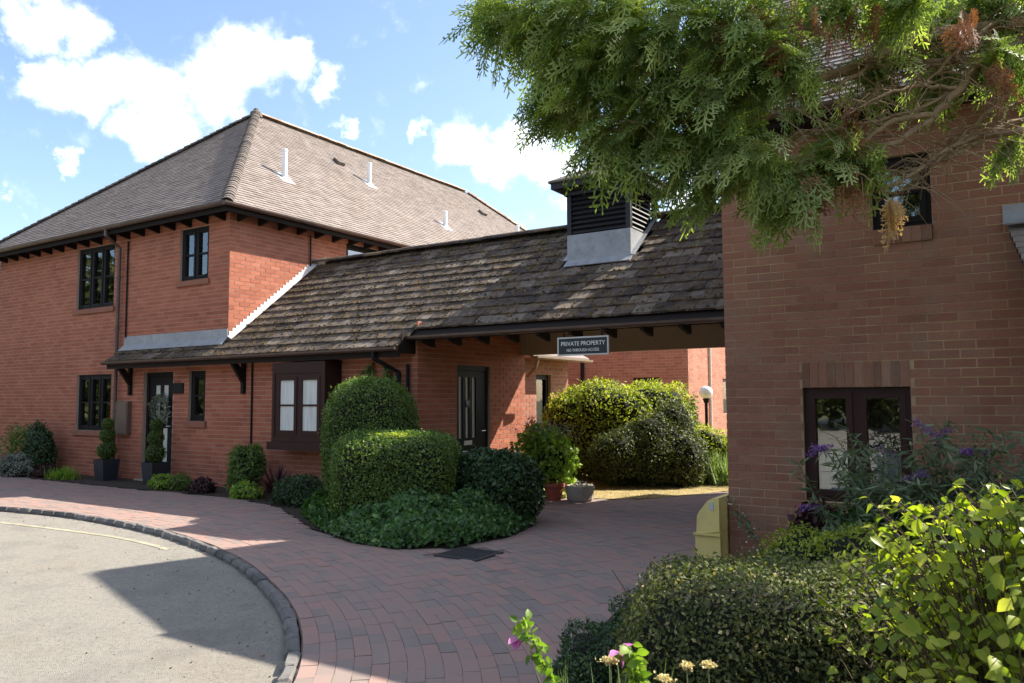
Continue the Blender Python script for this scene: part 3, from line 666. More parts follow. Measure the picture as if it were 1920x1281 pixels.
for a, b in ((g0, g1), (h0, h1)):
    for c, d in ((.28, .98), (1.08, 1.78)): MB().box((a-.003, YF+.105, c), (b+.003, YF+.111, d)).build('pane', MT['obscure'], house_door)
MB().tube([(dx1-.13, YF+.05, 1.02), (dx1-.13, YF+.02, 1.02), (dx1-.20, YF+.02, 1.02)], .011, 8).build('handle', MT['sign_rim'], house_door)
MB().box((dx0-.05, YF-.12, 0), (dx1+.05, YF+.2, .03)).build('doorstep', MT['stone'], house)
MB().box((-13.00, YF-.03, 1.62), (-12.70, YF+.0, 1.81)).build('house_plaque', MT['frame_black'], house)
mb = MB(); mb.box((-14.76, YF-.09, .85), (-14.31, YF+.0, 1.48)); box = mb.build('meter_cupboard', MT['meter'], house)
MB().box((-14.73, YF-.098, .88), (-14.34, YF-.0905, 1.45)).build('cupboard_door', MT['meter'], box)

# main roof
EV, EZ = .36, 4.86
x0, x1, y0, y1 = XL-EV, XM+EV, YF-EV, YF+16+EV
XR = -15.25; half = x1-XR; SLP = .86; APZ = EZ + half*SLP
apex, apex2 = (XR, y0+half*.95, APZ), (XR, y1-half, APZ)
mb = MB(); dz_ = -.045
E4 = [(x0, y0, EZ+dz_), (x1, y0, EZ+dz_), (x1, y1, EZ+dz_), (x0, y1, EZ+dz_)]; A1, A2 = (apex[0], apex[1], APZ+dz_), (apex2[0], apex2[1], APZ+dz_)
mb.add(E4+[A1, A2], [(0, 1, 4), (1, 2, 5, 4), (2, 3, 5), (3, 0, 4, 5)])
roof = mb.build('roof', MT['hip_tile'], house)
MB().add([(x0, y0, EZ-.06), (x1, y0, EZ-.06), (x1, y1, EZ-.06), (x0, y1, EZ-.06)], [(0, 3, 2, 1)]).build('soffit', MT['wood_dark'], house)
def plain_tiles(eA, eB, top, W=.165, G=.10, name='roof_tiling', top2=None):
    """courses of small tiles on a slope between eave eA-eB and top (a point, or a line top-top2)"""
    eA, eB, top = map(lambda q: np.array(q, float), (eA, eB, top)); t2 = np.array(top2 if top2 is not None else top, float)
    u = unit((eB-eA)[None])[0]; L = np.linalg.norm(eB-eA); ta, tb = (top-eA)@u, (t2-eA)@u
    up = (top-eA) - u*ta; H = np.linalg.norm(up); up /= H; n = np.cross(u, up); rows = int(H/G); Vs, tn = [], []
    for r in range(rows):
        f = r/rows; a, b = ta*f, L-(L-tb)*f; k = np.arange(a - (W/2 if r % 2 else 0), b, W); k = k[(k+W > a) & (k < b)]
        if not len(k): continue
        q0, q1 = np.maximum(k, a), np.minimum(k+W-.004, b); q1 = np.maximum(q1, q0+.01)
        j = RNG.uniform(-.004, .004, len(k)); lift = .018 + RNG.uniform(0, .006, len(k)); s0 = r*G - .012 + j; s1 = r*G + G*1.25
        P_ = lambda uu, ss, nn: eA[None] + u[None]*uu[:, None] + up[None]*np.broadcast_to(ss, uu.shape)[:, None] + n[None]*np.broadcast_to(nn, uu.shape)[:, None]
        Vs.append(np.stack([P_(q0, s0, lift), P_(q1, s0, lift), P_(q1, s1, .004), P_(q0, s1, .004), P_(q0, s0, lift-.014), P_(q1, s0, lift-.014)], 1)); tn.append(RNG.uniform(-.4, .4, len(k)))
    V = np.concatenate(Vs); K = len(V); b = (np.arange(K)*6)[:, None]
    F = np.concatenate([b+np.array([[0, 1, 2, 3]]), b+np.array([[4, 5, 1, 0]])]); t = np.concatenate(tn)
    return np_mesh(name, V, F, np.concatenate([t, t]), MT['tile_plain'])
obj('roof_tiling', plain_tiles((x0, y0, EZ), (x1, y0, EZ), apex), roof, kind='stuff')
obj('roof_tiling', plain_tiles((x1, y0, EZ), (x1, y1, EZ), apex, top2=apex2), roof, kind='stuff')
obj('roof_tiling', plain_tiles((x0, y1, EZ), (x0, y0, EZ), apex2, top2=apex), roof, kind='stuff')
def arc_tile(L, r, tone, mat, n=7, taper=.9, span=2.3, name='hip_tile'):
    mb = MB(); vs = []
    for i, (x, q) in enumerate(((0, r), (L, r*taper))):
        for k in range(n):
            a = -span/2 + span*k/(n-1); vs.append((x, math.sin(a)*q, math.cos(a)*q - r*.55))
        for k in range(n):
            a = -span/2 + span*k/(n-1); vs.append((x, math.sin(a)*(q-.016), math.cos(a)*(q-.016) - r*.55))
    fs = []
    for k in range(n-1): fs += [(k, k+1, 2*n+k+1, 2*n+k), (k+1, k, n+k, n+k+1)]
    mb.add(vs, fs, tone); return mb.mesh(name, mat)
def run_of(parent, a, b, step, meshes, name, tilt=.06, jit=.01, up=(0, 0, 1)):
    a, b = Vector(a), Vector(b); d = (b-a); L = d.length; d.normalize(); y = Vector(up).cross(d).normalized(); z = d.cross(y)
    k = int(L/step)
    for i in range(k):
        o = bpy.data.objects.new(name, random.choice(meshes)); COL.objects.link(o); o.parent = parent
        p = a + d*(i*step); m3 = Matrix((d, y, z)).transposed() @ Matrix.Rotation(tilt, 3, 'Y') @ Matrix.Rotation(random.uniform(-jit, jit)*3, 3, 'X')
        o.matrix_basis = Matrix.Translation(p + z*random.uniform(-.004, .006)) @ m3.to_4x4()
hips = [arc_tile(.26, .125, t, MT['hip_tile']) for t in (-.3, -.1, .1, .3)]
run_of(roof, (x1-.02, y0+.02, EZ+.03), (apex[0]+.02, apex[1]-.02, APZ+.04), .125, hips, 'hip_tile')
run_of(roof, (x0+.02, y0+.02, EZ+.03), (apex[0]-.02, apex[1]-.02, APZ+.04), .17, hips, 'hip_tile')
rid = [arc_tile(.33, .13, t, MT['ridge_pale'], name='ridge_tile', taper=1) for t in (-.3, -.1, .1, .3)]
run_of(roof, (apex2[0], apex2[1], APZ+.05), (apex[0], apex[1], APZ+.05), .32, rid, 'ridge_tile', tilt=.0)
run_of(roof, (x1-.02, y1-.02, EZ+.03), (apex2[0]+.02, apex2[1]+.02, APZ+.04), .2, rid, 'hip_tile')
mb = MB(); mb.lathe((apex[0], apex[1], APZ), [(.16, -.05), (.14, .06), (.07, .12), (.06, .16), (.02, .18)], 10); mb.build('hip_cap', MT['hip_tile'], roof)
def half_gutter(mb, a, b, r=.06, n=7):
    a, b = Vector(a), Vector(b); d = (b-a).normalized(); y = Vector((0, 0, 1)).cross(d).normalized(); vs = []
    for p in (a, b):
        for q in (r, r*.82):
            for k in range(n):
                t = math.pi*k/(n-1); vs.append(p + y*math.cos(t)*q - Vector((0, 0, 1))*math.sin(t)*q)
    fs = []
    for k in range(n-1): fs += [(k, k+1, 2*n+k+1, 2*n+k), (n+k+1, n+k, 3*n+k, 3*n+k+1)]
    fs += [(0, 2*n, 3*n, n), (n-1, 2*n-1, 4*n-1, 3*n-1)]
    fs += [tuple(range(n)), tuple(2*n+k for k in range(n))]
    mb.add(vs, fs)
m = MB(); half_gutter(m, (x0-.04, y0-.03, EZ+.0), (x1+.06, y0-.03, EZ+.0), .06); m.build('gutter', MT['gutter'], house, smooth=False)
m = MB(); half_gutter(m, (x1+.03, y0-.08, EZ+.0), (x1+.03, y1, EZ+.0), .06); m.build('gutter', MT['gutter'], house)
m = MB(); m.box((x0+.03, y0+.03, EZ-.14), (x1-.03, y0+.05, EZ-.01)); m.box((x1-.05, y0+.052, EZ-.14), (x1-.03, y1, EZ-.01)); m.build('fascia', MT['wood_dark'], house)
rf = MB(); rf.add([(-.025, 0, 0), (.025, 0, 0), (.025, -.30, -.0), (-.025, -.30, -.0), (-.025, 0, -.135), (.025, 0, -.135), (.025, -.30, -.07), (-.025, -.30, -.07)], [(0,1,2,3),(7,6,5,4),(0,4,5,1),(1,5,6,2),(2,6,7,3),(3,7,4,0)])
rfm = rf.mesh('rafter_foot', MT['wood_dark'])
def rafter(parent, loc, rot=0):
    o = bpy.data.objects.new('rafter_foot', rfm); COL.objects.link(o); o.parent = parent; o.matrix_parent_inverse = Matrix.Translation(-parent_world(parent)); o.location = loc; o.rotation_euler = (0, 0, rot)
for i in range(17): rafter(house, (-19.4+i*.485, YF, EZ-.065))
for i in range(20): rafter(house, (XM, YF+.16+i*.46, EZ-.065), math.pi/2)
# flues on the sunny slope
def flue(x, y, h, r):
    z = EZ + (x1-x)*SLP; m = MB(); m.lathe((x, y, z-.05), [(r*1.6, 0), (r*1.6, .05), (r, .08), (r, h), (r*1.12, h+.005), (r*1.12, h+.05), (r*.8, h+.06)], 14)
    o = m.build('flue_pipe', MT['white_paint'], roof, smooth=False)
    MB().obox((x, y, z+.01), (Vector((-1, 0, SLP)).normalized(), Vector((0, 1, 0)), Vector((SLP, 0, 1)).normalized()), (.2, .18, .012)).build('flue_flashing', MT['lead'], o)
flue(-12.53, 10.89, .62, .055); flue(-13.52, 14.48, .56, .055); flue(-12.49, 16.28, .42, .055); flue(-12.95, 20.6, .5, .055)
for (x, y) in ((-14.1, 14.0), (-14.0, 20.2)):
    z = EZ + (x1-x)*SLP; m = MB(); m.obox((x, y, z+.06), (Vector((-1, 0, SLP)).normalized(), Vector((0, 1, 0)), Vector((SLP, 0, 1)).normalized()), (.11, .12, .05)); m.build('tile_vent', MT['hip_tile'], roof)
# downpipes
def pipe(parent, pts, r=.035, mat='gutter', name='downpipe', clips=()):
    m = MB(); m.tube(pts, r, 10)
    for (x, y, z) in clips: m.lathe((x, y, z-.02), [(r*1.35, 0), (r*1.35, .04)], 10)
    return m.build(name, MT[mat], parent)
pipe(house, [(-14.72, y0-.03, EZ-.05), (-14.72, y0-.03, EZ-.16), (-14.74, YF-.09, EZ-.36), (-14.74, YF-.09, .05)], clips=[(-14.74, YF-.09, z) for z in (3.9, 2.9, 1.3)])
pipe(house, [(-14.55, YF-.03, 4.62), (-14.55, YF-.03, 2.72)], .016, 'frame_black', 'cable_pipe')
pipe(house, [(XM+.03, YF+1.85, 4.7), (XM+.03, YF+1.85, 3.95)], .014, 'frame_black', 'cable_pipe')
# lead flashing above the canopy
m = MB(); m.box((-14.62, YF-.016, 2.56), (XM, YF-.0, 2.74)); m.obox((-13.06, YF-.075, 2.515), (Vector((1, 0, 0)), Vector((0, -.72, -.69)).normalized(), Vector((0, -.69, .72)).normalized()), (1.56, .085, .006)); m.build('lead_flashing', MT['lead'], house)

# ================================================================== LINK HOUSE (single storey, with the archway)
XP = -7.25                      # left wall of the archway
YR, ZR, SL = 10.80, 4.12, .80   # ridge line and slope
def roof_z(y): return ZR - abs(YR-y)*SL
link_house = empty('link_house', (-9, YF, 0), label='single-storey brick link with mossy tiled roof and archway between the two houses', cat='house')
BAY = (-9.93-XM, -8.76-XM, .75, 2.1)
lw = brick_wall(link_house, 'front_wall', (XM+.002, YF, 0), (1, 0, 0), (0, -1, 0), XP-XM, 0, 2.475, [BAY], MT['brick_red'], MT['mortar'], 300, reveal=.05)
PD = (9.75-YF, 10.65-YF, 0, 2.025)
aw = brick_wall(link_house, 'archway_wall', (XP, YF, 0), (0, 1, 0), (1, 0, 0), 2.95, 0, 2.625, [PD], MT['brick_red'], MT['mortar'], 200, reveal=.12)
brick_wall(link_house, 'rear_wall', (XP, 11.752, 0), (-1, 0, 0), (0, 1, 0), XP-XM, 0, 2.475, [], MT['brick_red'], MT['mortar'])
# bay window
by = 8.45; bx0, bx1, bz0, bz1 = -9.93, -8.76, .74, 2.08
bay = MB(); bay.box((bx0-.05, by-.05, bz0-.02), (bx1+.05, YF-.002, bz0+.10)); bay.box((bx0-.0, by-.0, bz1-.10), (bx1+.0, YF-.002, bz1))
bay.box((bx1-.06, by+.0, bz0+.10), (bx1, YF-.002, bz1-.10)); bay.box((bx0, by+.0, bz0+.10), (bx0+.06, YF-.002, bz1-.10)); bay.box((bx0+.06, by, bz0+.10), (bx1-.06, by+.05, bz0+.17)); bay.box((bx0+.06, by, bz1-.17), (bx1-.06, by+.05, bz1-.10))
bayo = bay.build('bay_window', MT['frame_brown'], link_house)
b2 = window(bayo, (bx0+.06, by, bz0+.17), (1, 0, 0), (0, -1, 0), bx1-bx0-.12, bz1-bz0-.34, 2, 2, MT['frame_brown'], name='casement_pair', back=.012, depth=.05, ft=.05, sash=.06, behind=None, glass='netted')
# archway door
pdoor = MB(); py0, py1, pz = YF+PD[0], YF+PD[1], PD[3]; xx = XP-.10
for a, b, c, d in ((py0, py0+.06, 0, pz), (py1-.06, py1, 0, pz), (py0+.06, py1-.06, pz-.08, pz)): pdoor.box((xx, a, c), (xx+.06, b, d))
pd = pdoor.build('door', MT['frame_black'], link_house)
leaf = MB(); ys = [py0+.064, py0+.12, py0+.22, py0+.30, py0+.40, py0+.48, py0+.58, py1-.064]
for i in range(0, 8, 2): leaf.box((xx+.01, ys[i], .02), (xx+.05, ys[i+1], pz-.084))
for i in (1, 3, 5): leaf.box((xx+.0105, ys[i], .02), (xx+.0495, ys[i+1], .22)); leaf.box((xx+.0105, ys[i], .72), (xx+.0495, ys[i+1], .88)); leaf.box((xx+.0105, ys[i], 1.84), (xx+.0495, ys[i+1], pz-.0845))
leaf.build('door_leaf', MT['frame_black'], pd)
for i in (1, 3, 5):
    MB().box((xx+.02, ys[i]-.003, .88), (xx+.026, ys[i+1]+.003, 1.84)).build('pane', MT['obscure'], pd)
    MB().box((xx+.02, ys[i]-.003, .22), (xx+.026, ys[i+1]+.003, .72)).build('pane', MT['glass_dull'], pd)
MB().box((xx+.05, ys[3]-.05, .77), (xx+.06, ys[4]+.06, .84)).build('letter_plate', MT['sign_rim'], pd)
MB().lathe((xx+.055, ys[3]+.05, 1.36), [(.028, 0), (.034, .05), (.03, .10), (.012, .13)], 8).build('door_knocker', MT['metal_grey'], pd)
MB().tube([(xx+.05, py1-.12, .98), (xx+.09, py1-.12, .98), (xx+.09, py1-.22, .98)], .01, 8).build('handle', MT['metal_grey'], pd)
MB().box((XP-.1, py0-.02, 0), (XP+.16, py1+.02, .05)).build('doorstep', MT['stone'], link_house)

# roof deck
CY, PY = 8.46, 8.66            # canopy eave, archway eave
mb = MB(); t = .05
def slab(xa, xb, ya, yb):      # sloping deck under the tiles, thickness t
    mb.add([(xa, ya, roof_z(ya)-.03), (xb, ya, roof_z(ya)-.03), (xb, yb, roof_z(yb)-.03), (xa, yb, roof_z(yb)-.03), (xa, ya, roof_z(ya)-.03-t), (xb, ya, roof_z(ya)-.03-t), (xb, yb, roof_z(yb)-.03-t), (xa, yb, roof_z(yb)-.03-t)], [(0,1,2,3),(7,6,5,4),(0,4,5,1),(1,5,6,2),(2,6,7,3),(3,7,4,0)])
slab(-14.64, XM, CY, YF-.004); slab(XM+.002, -7.30, CY, YR); slab(-7.298, -2.27, PY, YR); slab(XM+.002, -2.27, 12.44, YR+.002)
lroof = mb.build('roof', MT['wood_dark'], link_house)
# tiles: thick, uneven, moss grown
TW, TG = .262, .222; RS = math.hypot(1, SL); UPV = Vector((0, 1, SL)).normalized(); NV = Vector((0, -SL, 1)).normalized()
def tile_mesh(seed):
    g = random.Random(seed); nx, ny = 5, 4; W, L, T = TW/2-.0025, .30, .026; vs, fs = [], []
    for layer in (1, 0):
        for j in range(ny):
            for i in range(nx):
                x = -W + 2*W*i/(nx-1); y = L*j/(ny-1) + (g.uniform(-.010, .006) if j == 0 else 0)
                z = T*(1 if layer else 0) + (g.uniform(-.003, .007) if layer else 0)
                if layer and i in (0, nx-1): z -= .003
                vs.append((x, y, z))
    q = lambda l, j, i: (0 if l else nx*ny) + j*nx + i
    for j in range(ny-1):
        for i in range(nx-1): fs.append((q(1, j, i), q(1, j, i+1), q(1, j+1, i+1), q(1, j+1, i)))
    for i in range(nx-1): fs.append((q(0, 0, i), q(0, 0, i+1), q(1, 0, i+1), q(1, 0, i)))
    for j in range(ny-1): fs += [(q(1, j, 0), q(1, j+1, 0), q(0, j+1, 0), q(0, j, 0)), (q(1, j+1, nx-1), q(1, j, nx-1), q(0, j, nx-1), q(0, j+1, nx-1))]
    return vs, fs, g.uniform(-.35, .35)
TV = [tile_mesh(i) for i in range(14)]
TM = []
for vs_, fs_, tn_ in TV: TM.append(MB().add(vs_, fs_, tn_).mesh('roof_tile', MT['tile_moss']))
CUP = (-5.40, -4.40, 9.95, 11.0)
spots = []
rows = int((YR-CY)*RS/TG)+1
for r in range(rows):
    s = r*TG; y = CY + s/RS
    if y > YR-.06: break
    xa, xb = (-14.64 if y < YF-.16 else XM+.01), (-7.28 if y < PY-.02 else -2.26)
    k = 0; x = xa - (TW/2 if r % 2 else 0)
    while x < xb:
        a, b = max(x, xa), min(x+TW, xb); x += TW
        if b-a < .05: continue
        c = (a+b)/2
        if CUP[0]-.02 < c < CUP[1]+.02 and y + .24/RS > CUP[2]-.02: continue
        spots.append((c, y, (b-a)/TW, r))
def tile_matrix(c, y, sx):
    tl = Matrix.Rotation(-.105 + random.uniform(-.012, .012), 4, 'X') @ Matrix.Rotation(random.uniform(-.012, .012), 4, 'Y') @ Matrix.Rotation(random.uniform(-.012, .012), 4, 'Z')
    B = Matrix(((1, 0, 0), (0, UPV.y, NV.y), (0, UPV.z, NV.z))).to_4x4()
    return Matrix.Translation(Vector((c, y, roof_z(y))) + NV*.004 - UPV*.03) @ B @ tl @ Matrix.Diagonal((sx, 1, 1, 1))
sc = sorted(range(len(spots)), key=lambda i: -view_size((spots[i][0], spots[i][1], roof_z(spots[i][1])), 1) if spots[i][2] > .9 else 0)
single = set(sc[:300]); rest = MB()
for i, (c, y, sx, r) in enumerate(spots):
    Mx = tile_matrix(c, y, sx); v = random.randrange(14)
    if i in single:
        o = bpy.data.objects.new('roof_tile', TM[v]); COL.objects.link(o); o.parent = lroof; o.matrix_basis = Mx
    else: rest.add([Mx @ Vector(p) for p in TV[v][0]], TV[v][1], TV[v][2])
rest.build('roof_tiling', MT['tile_moss'], lroof, kind='stuff')
# moss cushions along the tile edges
mz = MB()
for _ in range(2600):
    c, y, sx, r = random.choice(spots)
    if random.random() < .35 and c > -5.5: continue
    q = random.random()**2*.2; p = Vector((c + random.uniform(-.13, .13), y + q/RS, 0)); p.z = roof_z(p.y); p += NV*(.040 - q*.07) - UPV*.025
    a = random.uniform(.008, .026); h = a*random.uniform(.35, .7); n = 6; vs_ = []
    for k in range(n):
        t_ = 2*math.pi*k/n; vs_.append(p + Vector((1, 0, 0))*math.cos(t_)*a*random.uniform(.8, 1.2) + UPV*math.sin(t_)*a*random.uniform(.7, 1.1) - NV*.006)
    vs_.append(p + NV*h); mz.add(vs_, [(k, (k+1) % n, n) for k in range(n)], random.uniform(-.45, .45))
mz.build('moss', MT['moss'], lroof, kind='stuff')
# plain rear slope
obj('roof_tiling', plain_tiles((-2.27, 12.44, roof_z(12.44)), (XM+.01, 12.44, roof_z(12.44)), (-2.27, YR, ZR), top2=(XM+.01, YR, ZR), W=.26, G=.22), lroof, kind='stuff')
rdk = [arc_tile(.46, .135, t, MT['tile_moss'], name='ridge_tile', taper=1.0) for t in (-.4, -.25, -.1)]
run_of(lroof, (XM+.02, YR, ZR+.055), (CUP[0]-.0, YR, ZR+.055), .45, rdk, 'ridge_tile', tilt=0, jit=.02)
run_of(lroof, (CUP[1], YR, ZR+.055), (-2.26, YR, ZR+.055), .45, rdk, 'ridge_tile', tilt=0, jit=.02)
# stepped lead flashing up the side of the main house
for i in range(27):
    y = YF + .02 + i*(YR-YF)/27; z = roof_z(y)
    m = MB(); m.add([(XM+.012, y-.01, z-.02), (XM+.012, y+.078, z+.05), (XM+.012, y+.078, z+.16), (XM+.012, y-.006, z+.16), (XM+.006, y-.01, z-.02), (XM+.006, y+.078, z+.05), (XM+.006, y+.078, z+.16), (XM+.006, y-.006, z+.16)], [(0,1,2,3),(7,6,5,4),(0,4,5,1),(1,5,6,2),(2,6,7,3),(3,7,4,0)])
    m.build('step_flashing', MT['lead_white'], lroof)
m = MB(); m.add([(XM+.014, YF-.02, roof_z(YF-.02)+.10), (XM+.12, YF-.02, roof_z(YF-.02)+.045), (XM+.12, YR, ZR+.045), (XM+.014, YR, ZR+.11)], [(0, 1, 2, 3)]); m.build('valley_lead', MT['lead_white'], lroof)
m = MB(); m.box((XM+.006, YR-.02, ZR+.0), (XM+.3, YR+.1, ZR+.13)); m.build('saddle_lead', MT['lead_white'], lroof)
# gutters, fascias, brackets, pipes
zc, zp = roof_z(CY), roof_z(PY)
m = MB(); half_gutter(m, (-14.70, CY-.045, zc-.015), (-7.32, CY-.045, zc-.015), .055); m.build('gutter', MT['gutter'], link_house)
m = MB(); half_gutter(m, (-7.30, PY-.045, zp-.015), (-2.262, PY-.045, zp-.015), .055); m.build('gutter', MT['gutter'], link_house)
m = MB(); m.box((-14.64, CY+.005, zc-.15), (-7.31, CY+.025, zc-.03)); m.box((-7.305, CY+.03, zc-.10), (-7.285, PY+.2, zp+.02)); m.build('fascia', MT['wood_dark'], link_house)
m = MB(); m.box((-7.28, PY+.005, zp-.075), (-2.265, PY+.025, zp-.03)); m.build('fascia', MT['wood_dark'], link_house)
m = MB(); m.box((-14.64, CY+.03, zc-.085), (-7.31, YF-.002, zc-.070)); m.build('soffit', MT['wood_dark'], link_house)
for bxx in (-14.34, -11.03):
    m = MB(); m.box((bxx-.035, YF-.06, 1.60), (bxx+.035, YF-.001, zc-.09)); m.add([(bxx-.03, YF-.06, 1.78), (bxx+.03, YF-.06, 1.78), (bxx+.03, YF-.32, zc-.10), (bxx-.03, YF-.32, zc-.10), (bxx-.03, YF-.06, 1.98), (bxx+.03, YF-.06, 1.98), (bxx+.03, YF-.20, zc-.10), (bxx-.03, YF-.20, zc-.10)], [(0,1,2,3),(7,6,5,4),(0,4,5,1),(1,5,6,2),(2,6,7,3),(3,7,4,0)])
    m.box((bxx-.035, YF-.33, zc-.10), (bxx+.035, YF-.061, zc-.087)); m.build('eave_bracket', MT['wood_dark'], link_house)
pipe(link_house, [(-10.82, YF-.02, zc-.09), (-10.82, YF-.02, .35)], .016, 'frame_black', 'cable_pipe')
pipe(link_house, [(-7.75, CY-.045, zc-.06), (-7.75, CY-.045, zc-.16), (-7.52, YF-.10, zc-.36), (-7.52, YF-.10, .05)], .036, 'frame_black', clips=[(-7.52, YF-.10, z) for z in (1.6, .9)])
pipe(link_house, [(-7.38, YF-.06, 2.0), (-7.38, YF-.06, .05)], .028, 'frame_black')
# archway ceiling, rear beam, rafter feet
m = MB(); m.box((XP-.0, 9.085, 2.60), (-2.26, 12.05, 2.62)); m.build('archway_ceiling', MT['beige'], link_house)
m = MB(); m.box((XP-.0, 11.62, 2.25), (-4.9, 11.70, 2.599)); m.build('beam', MT['beige'], link_house)
m = MB(); m.box((-4.896, 11.622, 2.252), (-2.26, 11.702, 2.598)); m.build('beam', MT['beige'], link_house)
m = MB(); m.box((XP-.0, 9.04, 2.42), (-2.26, 9.08, 2.62)); m.build('eave_board', MT['beige'], link_house)
for i in range(11): rafter(link_house, (-7.05+i*.48, PY+.26, zp-.05+.02))
for i in range(10): rafter(link_house, (-7.0+i*.52, 12.2, 2.46), math.pi)

# roof vent turret
ca, cb, cc, cd = CUP[0], CUP[1], CUP[2], 10.95
m = MB(); m.box((ca, cc, roof_z(cc)-.02), (cb, cd, 3.86)); base = m.build('vent_turret', MT['lead'], link_house)
turret = base
m = MB(); m.obox((-4.88, cc-.06, roof_z(cc-.06)+.045), (Vector((1, 0, 0)), UPV, NV), (.52, .085, .006)); m.add([(cb, cc-.02, roof_z(cc)+.05), (cb+.07, cc-.02, roof_z(cc-.02)+.05), (cb+.07, YR, ZR+.05), (cb, YR, ZR+.05)], [(0, 1, 2, 3)]); m.add([(ca-.07, cc-.02, roof_z(cc)+.05), (ca, cc-.02, roof_z(cc)+.05), (ca, YR, ZR+.05), (ca-.07, YR, ZR+.05)], [(0, 1, 2, 3)])
m.build('lead_apron', MT['lead'], turret)
m = MB(); m.box((ca+.08, cc+.08, 3.861), (cb-.08, cd-.08, 4.44)); m.build('turret_core', MT['wood_black'], turret)
for (x, y) in ((ca, cc), (cb-.07, cc), (ca, cd-.07), (cb-.07, cd-.07)): MB().box((x, y, 3.861), (x+.07, y+.07, 4.44)).build('corner_post', MT['wood_black'], turret)
for i in range(8):
    z = 3.875 + i*.07
    def slat(a, b, n):
        n = Vector(n); d = (Vector(b)-Vector(a)).normalized(); q = (n*.6 - Vector((0, 0, 1))*.8).normalized()
        MB().obox((Vector(a)+Vector(b))/2 + Vector((0, 0, z+.035)) + n*-.035, (d, q, d.cross(q)), ((Vector(b)-Vector(a)).length/2, .04, .007)).build('louvre_slat', MT['wood_black'], turret)
    slat((ca+.07, cc, 0), (cb-.07, cc, 0), (0, -1, 0)); slat((cb, cc+.07, 0), (cb, cd-.07, 0), (1, 0, 0)); slat((ca, cc+.07, 0), (ca, cd-.07, 0), (-1, 0, 0))
m = MB(); m.box((ca-.03, cc-.03, 4.441), (cb+.03, cd+.03, 4.50)); m.box((ca-.10, cc-.10, 4.501), (cb+.10, cd+.10, 4.53)); m.box((ca-.17, cc-.17, 4.531), (cb+.17, cd+.17, 4.62)); m.build('cornice', MT['wood_black'], turret)
m = MB(); A = (ca-.2, cc-.2, 4.621); B = (cb+.2, cd+.2, 4.621); top_ = (-4.88, (cc+cd)/2, 5.04)
m.add([A, (B[0], A[1], A[2]), B, (A[0], B[1], A[2]), (A[0], A[1], 4.65), (B[0], A[1], 4.65), (B[0], B[1], 4.65), (A[0], B[1], 4.65), top_], [(3,2,1,0),(0,1,5,4),(1,2,6,5),(2,3,7,6),(3,0,4,7),(4,5,8),(5,6,8),(6,7,8),(7,4,8)]); m.build('turret_roof', MT['hip_tile'], turret)

# hanging sign
def text_mesh(body, size, name):
    c = bpy.data.curves.new(name, 'FONT'); c.body = body; c.size = size; c.extrude = .001; c.align_x = 'CENTER'; c.align_y = 'CENTER'
    o = bpy.data.objects.new(name, c); COL.objects.link(o); bpy.context.view_layer.update()
    me = bpy.data.meshes.new_from_object(o.evaluated_get(bpy.context.evaluated_depsgraph_get())); bpy.data.objects.remove(o); return me
sgn = empty('sign', (-4.42, 8.5, 2.03), label='black sign reading PRIVATE PROPERTY, NO THROUGH ACCESS, under the archway gutter', cat='sign')
sx0, sx1, sy, sz0, sz1 = -4.77, -4.07, 8.51, 2.02, 2.25
m = MB(); m.box((sx0+.018, sy+.002, sz0+.018), (sx1-.018, sy+.02, sz1-.018)); m.build('panel', MT['sign_black'], sgn)
m = MB(); m.box((sx0, sy-.004, sz0), (sx1, sy+.022, sz0+.018)); m.box((sx0, sy-.004, sz1-.018), (sx1, sy+.022, sz1)); m.box((sx0, sy-.004, sz0+.018), (sx0+.018, sy+.022, sz1-.018)); m.box((sx1-.018, sy-.004, sz0+.018), (sx1, sy+.022, sz1-.018)); m.build('rim', MT['sign_rim'], sgn)
for body, sz, zc_, w in (('PRIVATE PROPERTY', .074, 2.165, .60), ('NO THROUGH ACCESS', .050, 2.085, .44)):
    me = text_mesh(body, sz, 'lettering'); xs = [v.co.x for v in me.vertices]; f = w/(max(xs)-min(xs))
    for v in me.vertices: v.co = Vector((-4.42 + v.co.x*f, sy - .001 - v.co.z, zc_ + v.co.y))
    finish_mesh(me, None, MT['white_paint']); me.materials.clear(); me.materials.append(MT['white_paint'])
    obj('lettering', me, sgn)
m = MB(); m.box((sx0+.08, sy+.005, sz1), (sx0+.10, sy+.012, sz1+.10)); m.box((sx1-.10, sy+.005, sz1), (sx1-.08, sy+.012, sz1+.10)); m.build('hanger', MT['frame_black'], sgn)

# ================================================================== RIGHT HOUSE
RX, RY = -2.25, 7.2
rh = empty('near_house', (0, RY, 0), label='brown brick house on the right with a lower two-light window and small upper window', cat='house')
RL = (-1.575-RX, -.72-RX, .6, 1.8)         # window and soldier course above it
RU = (-.96-RX, -.51-RX, 2.775, 3.525)
def rskip(p):
    x, y, d = project(p); return (x > 1440 and y > 1000) or (x > 1660 and y > 780) or y < 300 or (x < 1700 and y < 420)
rw = brick_wall(rh, 'front_wall', (RX, RY, 0), (1, 0, 0), (0, -1, 0), 5.25, 0, 4.05, [RL, RU], MT['brick_brown'], MT['mortar_buff'], 300, spread=.17, reveal=.10, skip=rskip, phase=.1)
brick_wall(rh, 'gable_wall', (RX, 14.8, 0), (0, -1, 0), (-1, 0, 0), 7.6, 0, 4.05, [], MT['brick_brown'], MT['mortar_buff'])
m = MB(); m.add([(RX, 7.2, 4.05), (RX, 14.8, 4.05), (RX, 11.0, 7.5)], [(0, 2, 1)]); m.build('gable_top', MT['brick_brown'], rh)
brick_wall(rh, 'rear_wall', (3.0, 14.8, 0), (-1, 0, 0), (0, 1, 0), 5.25, 0, 4.05, [], MT['brick_brown'], MT['mortar_buff'])
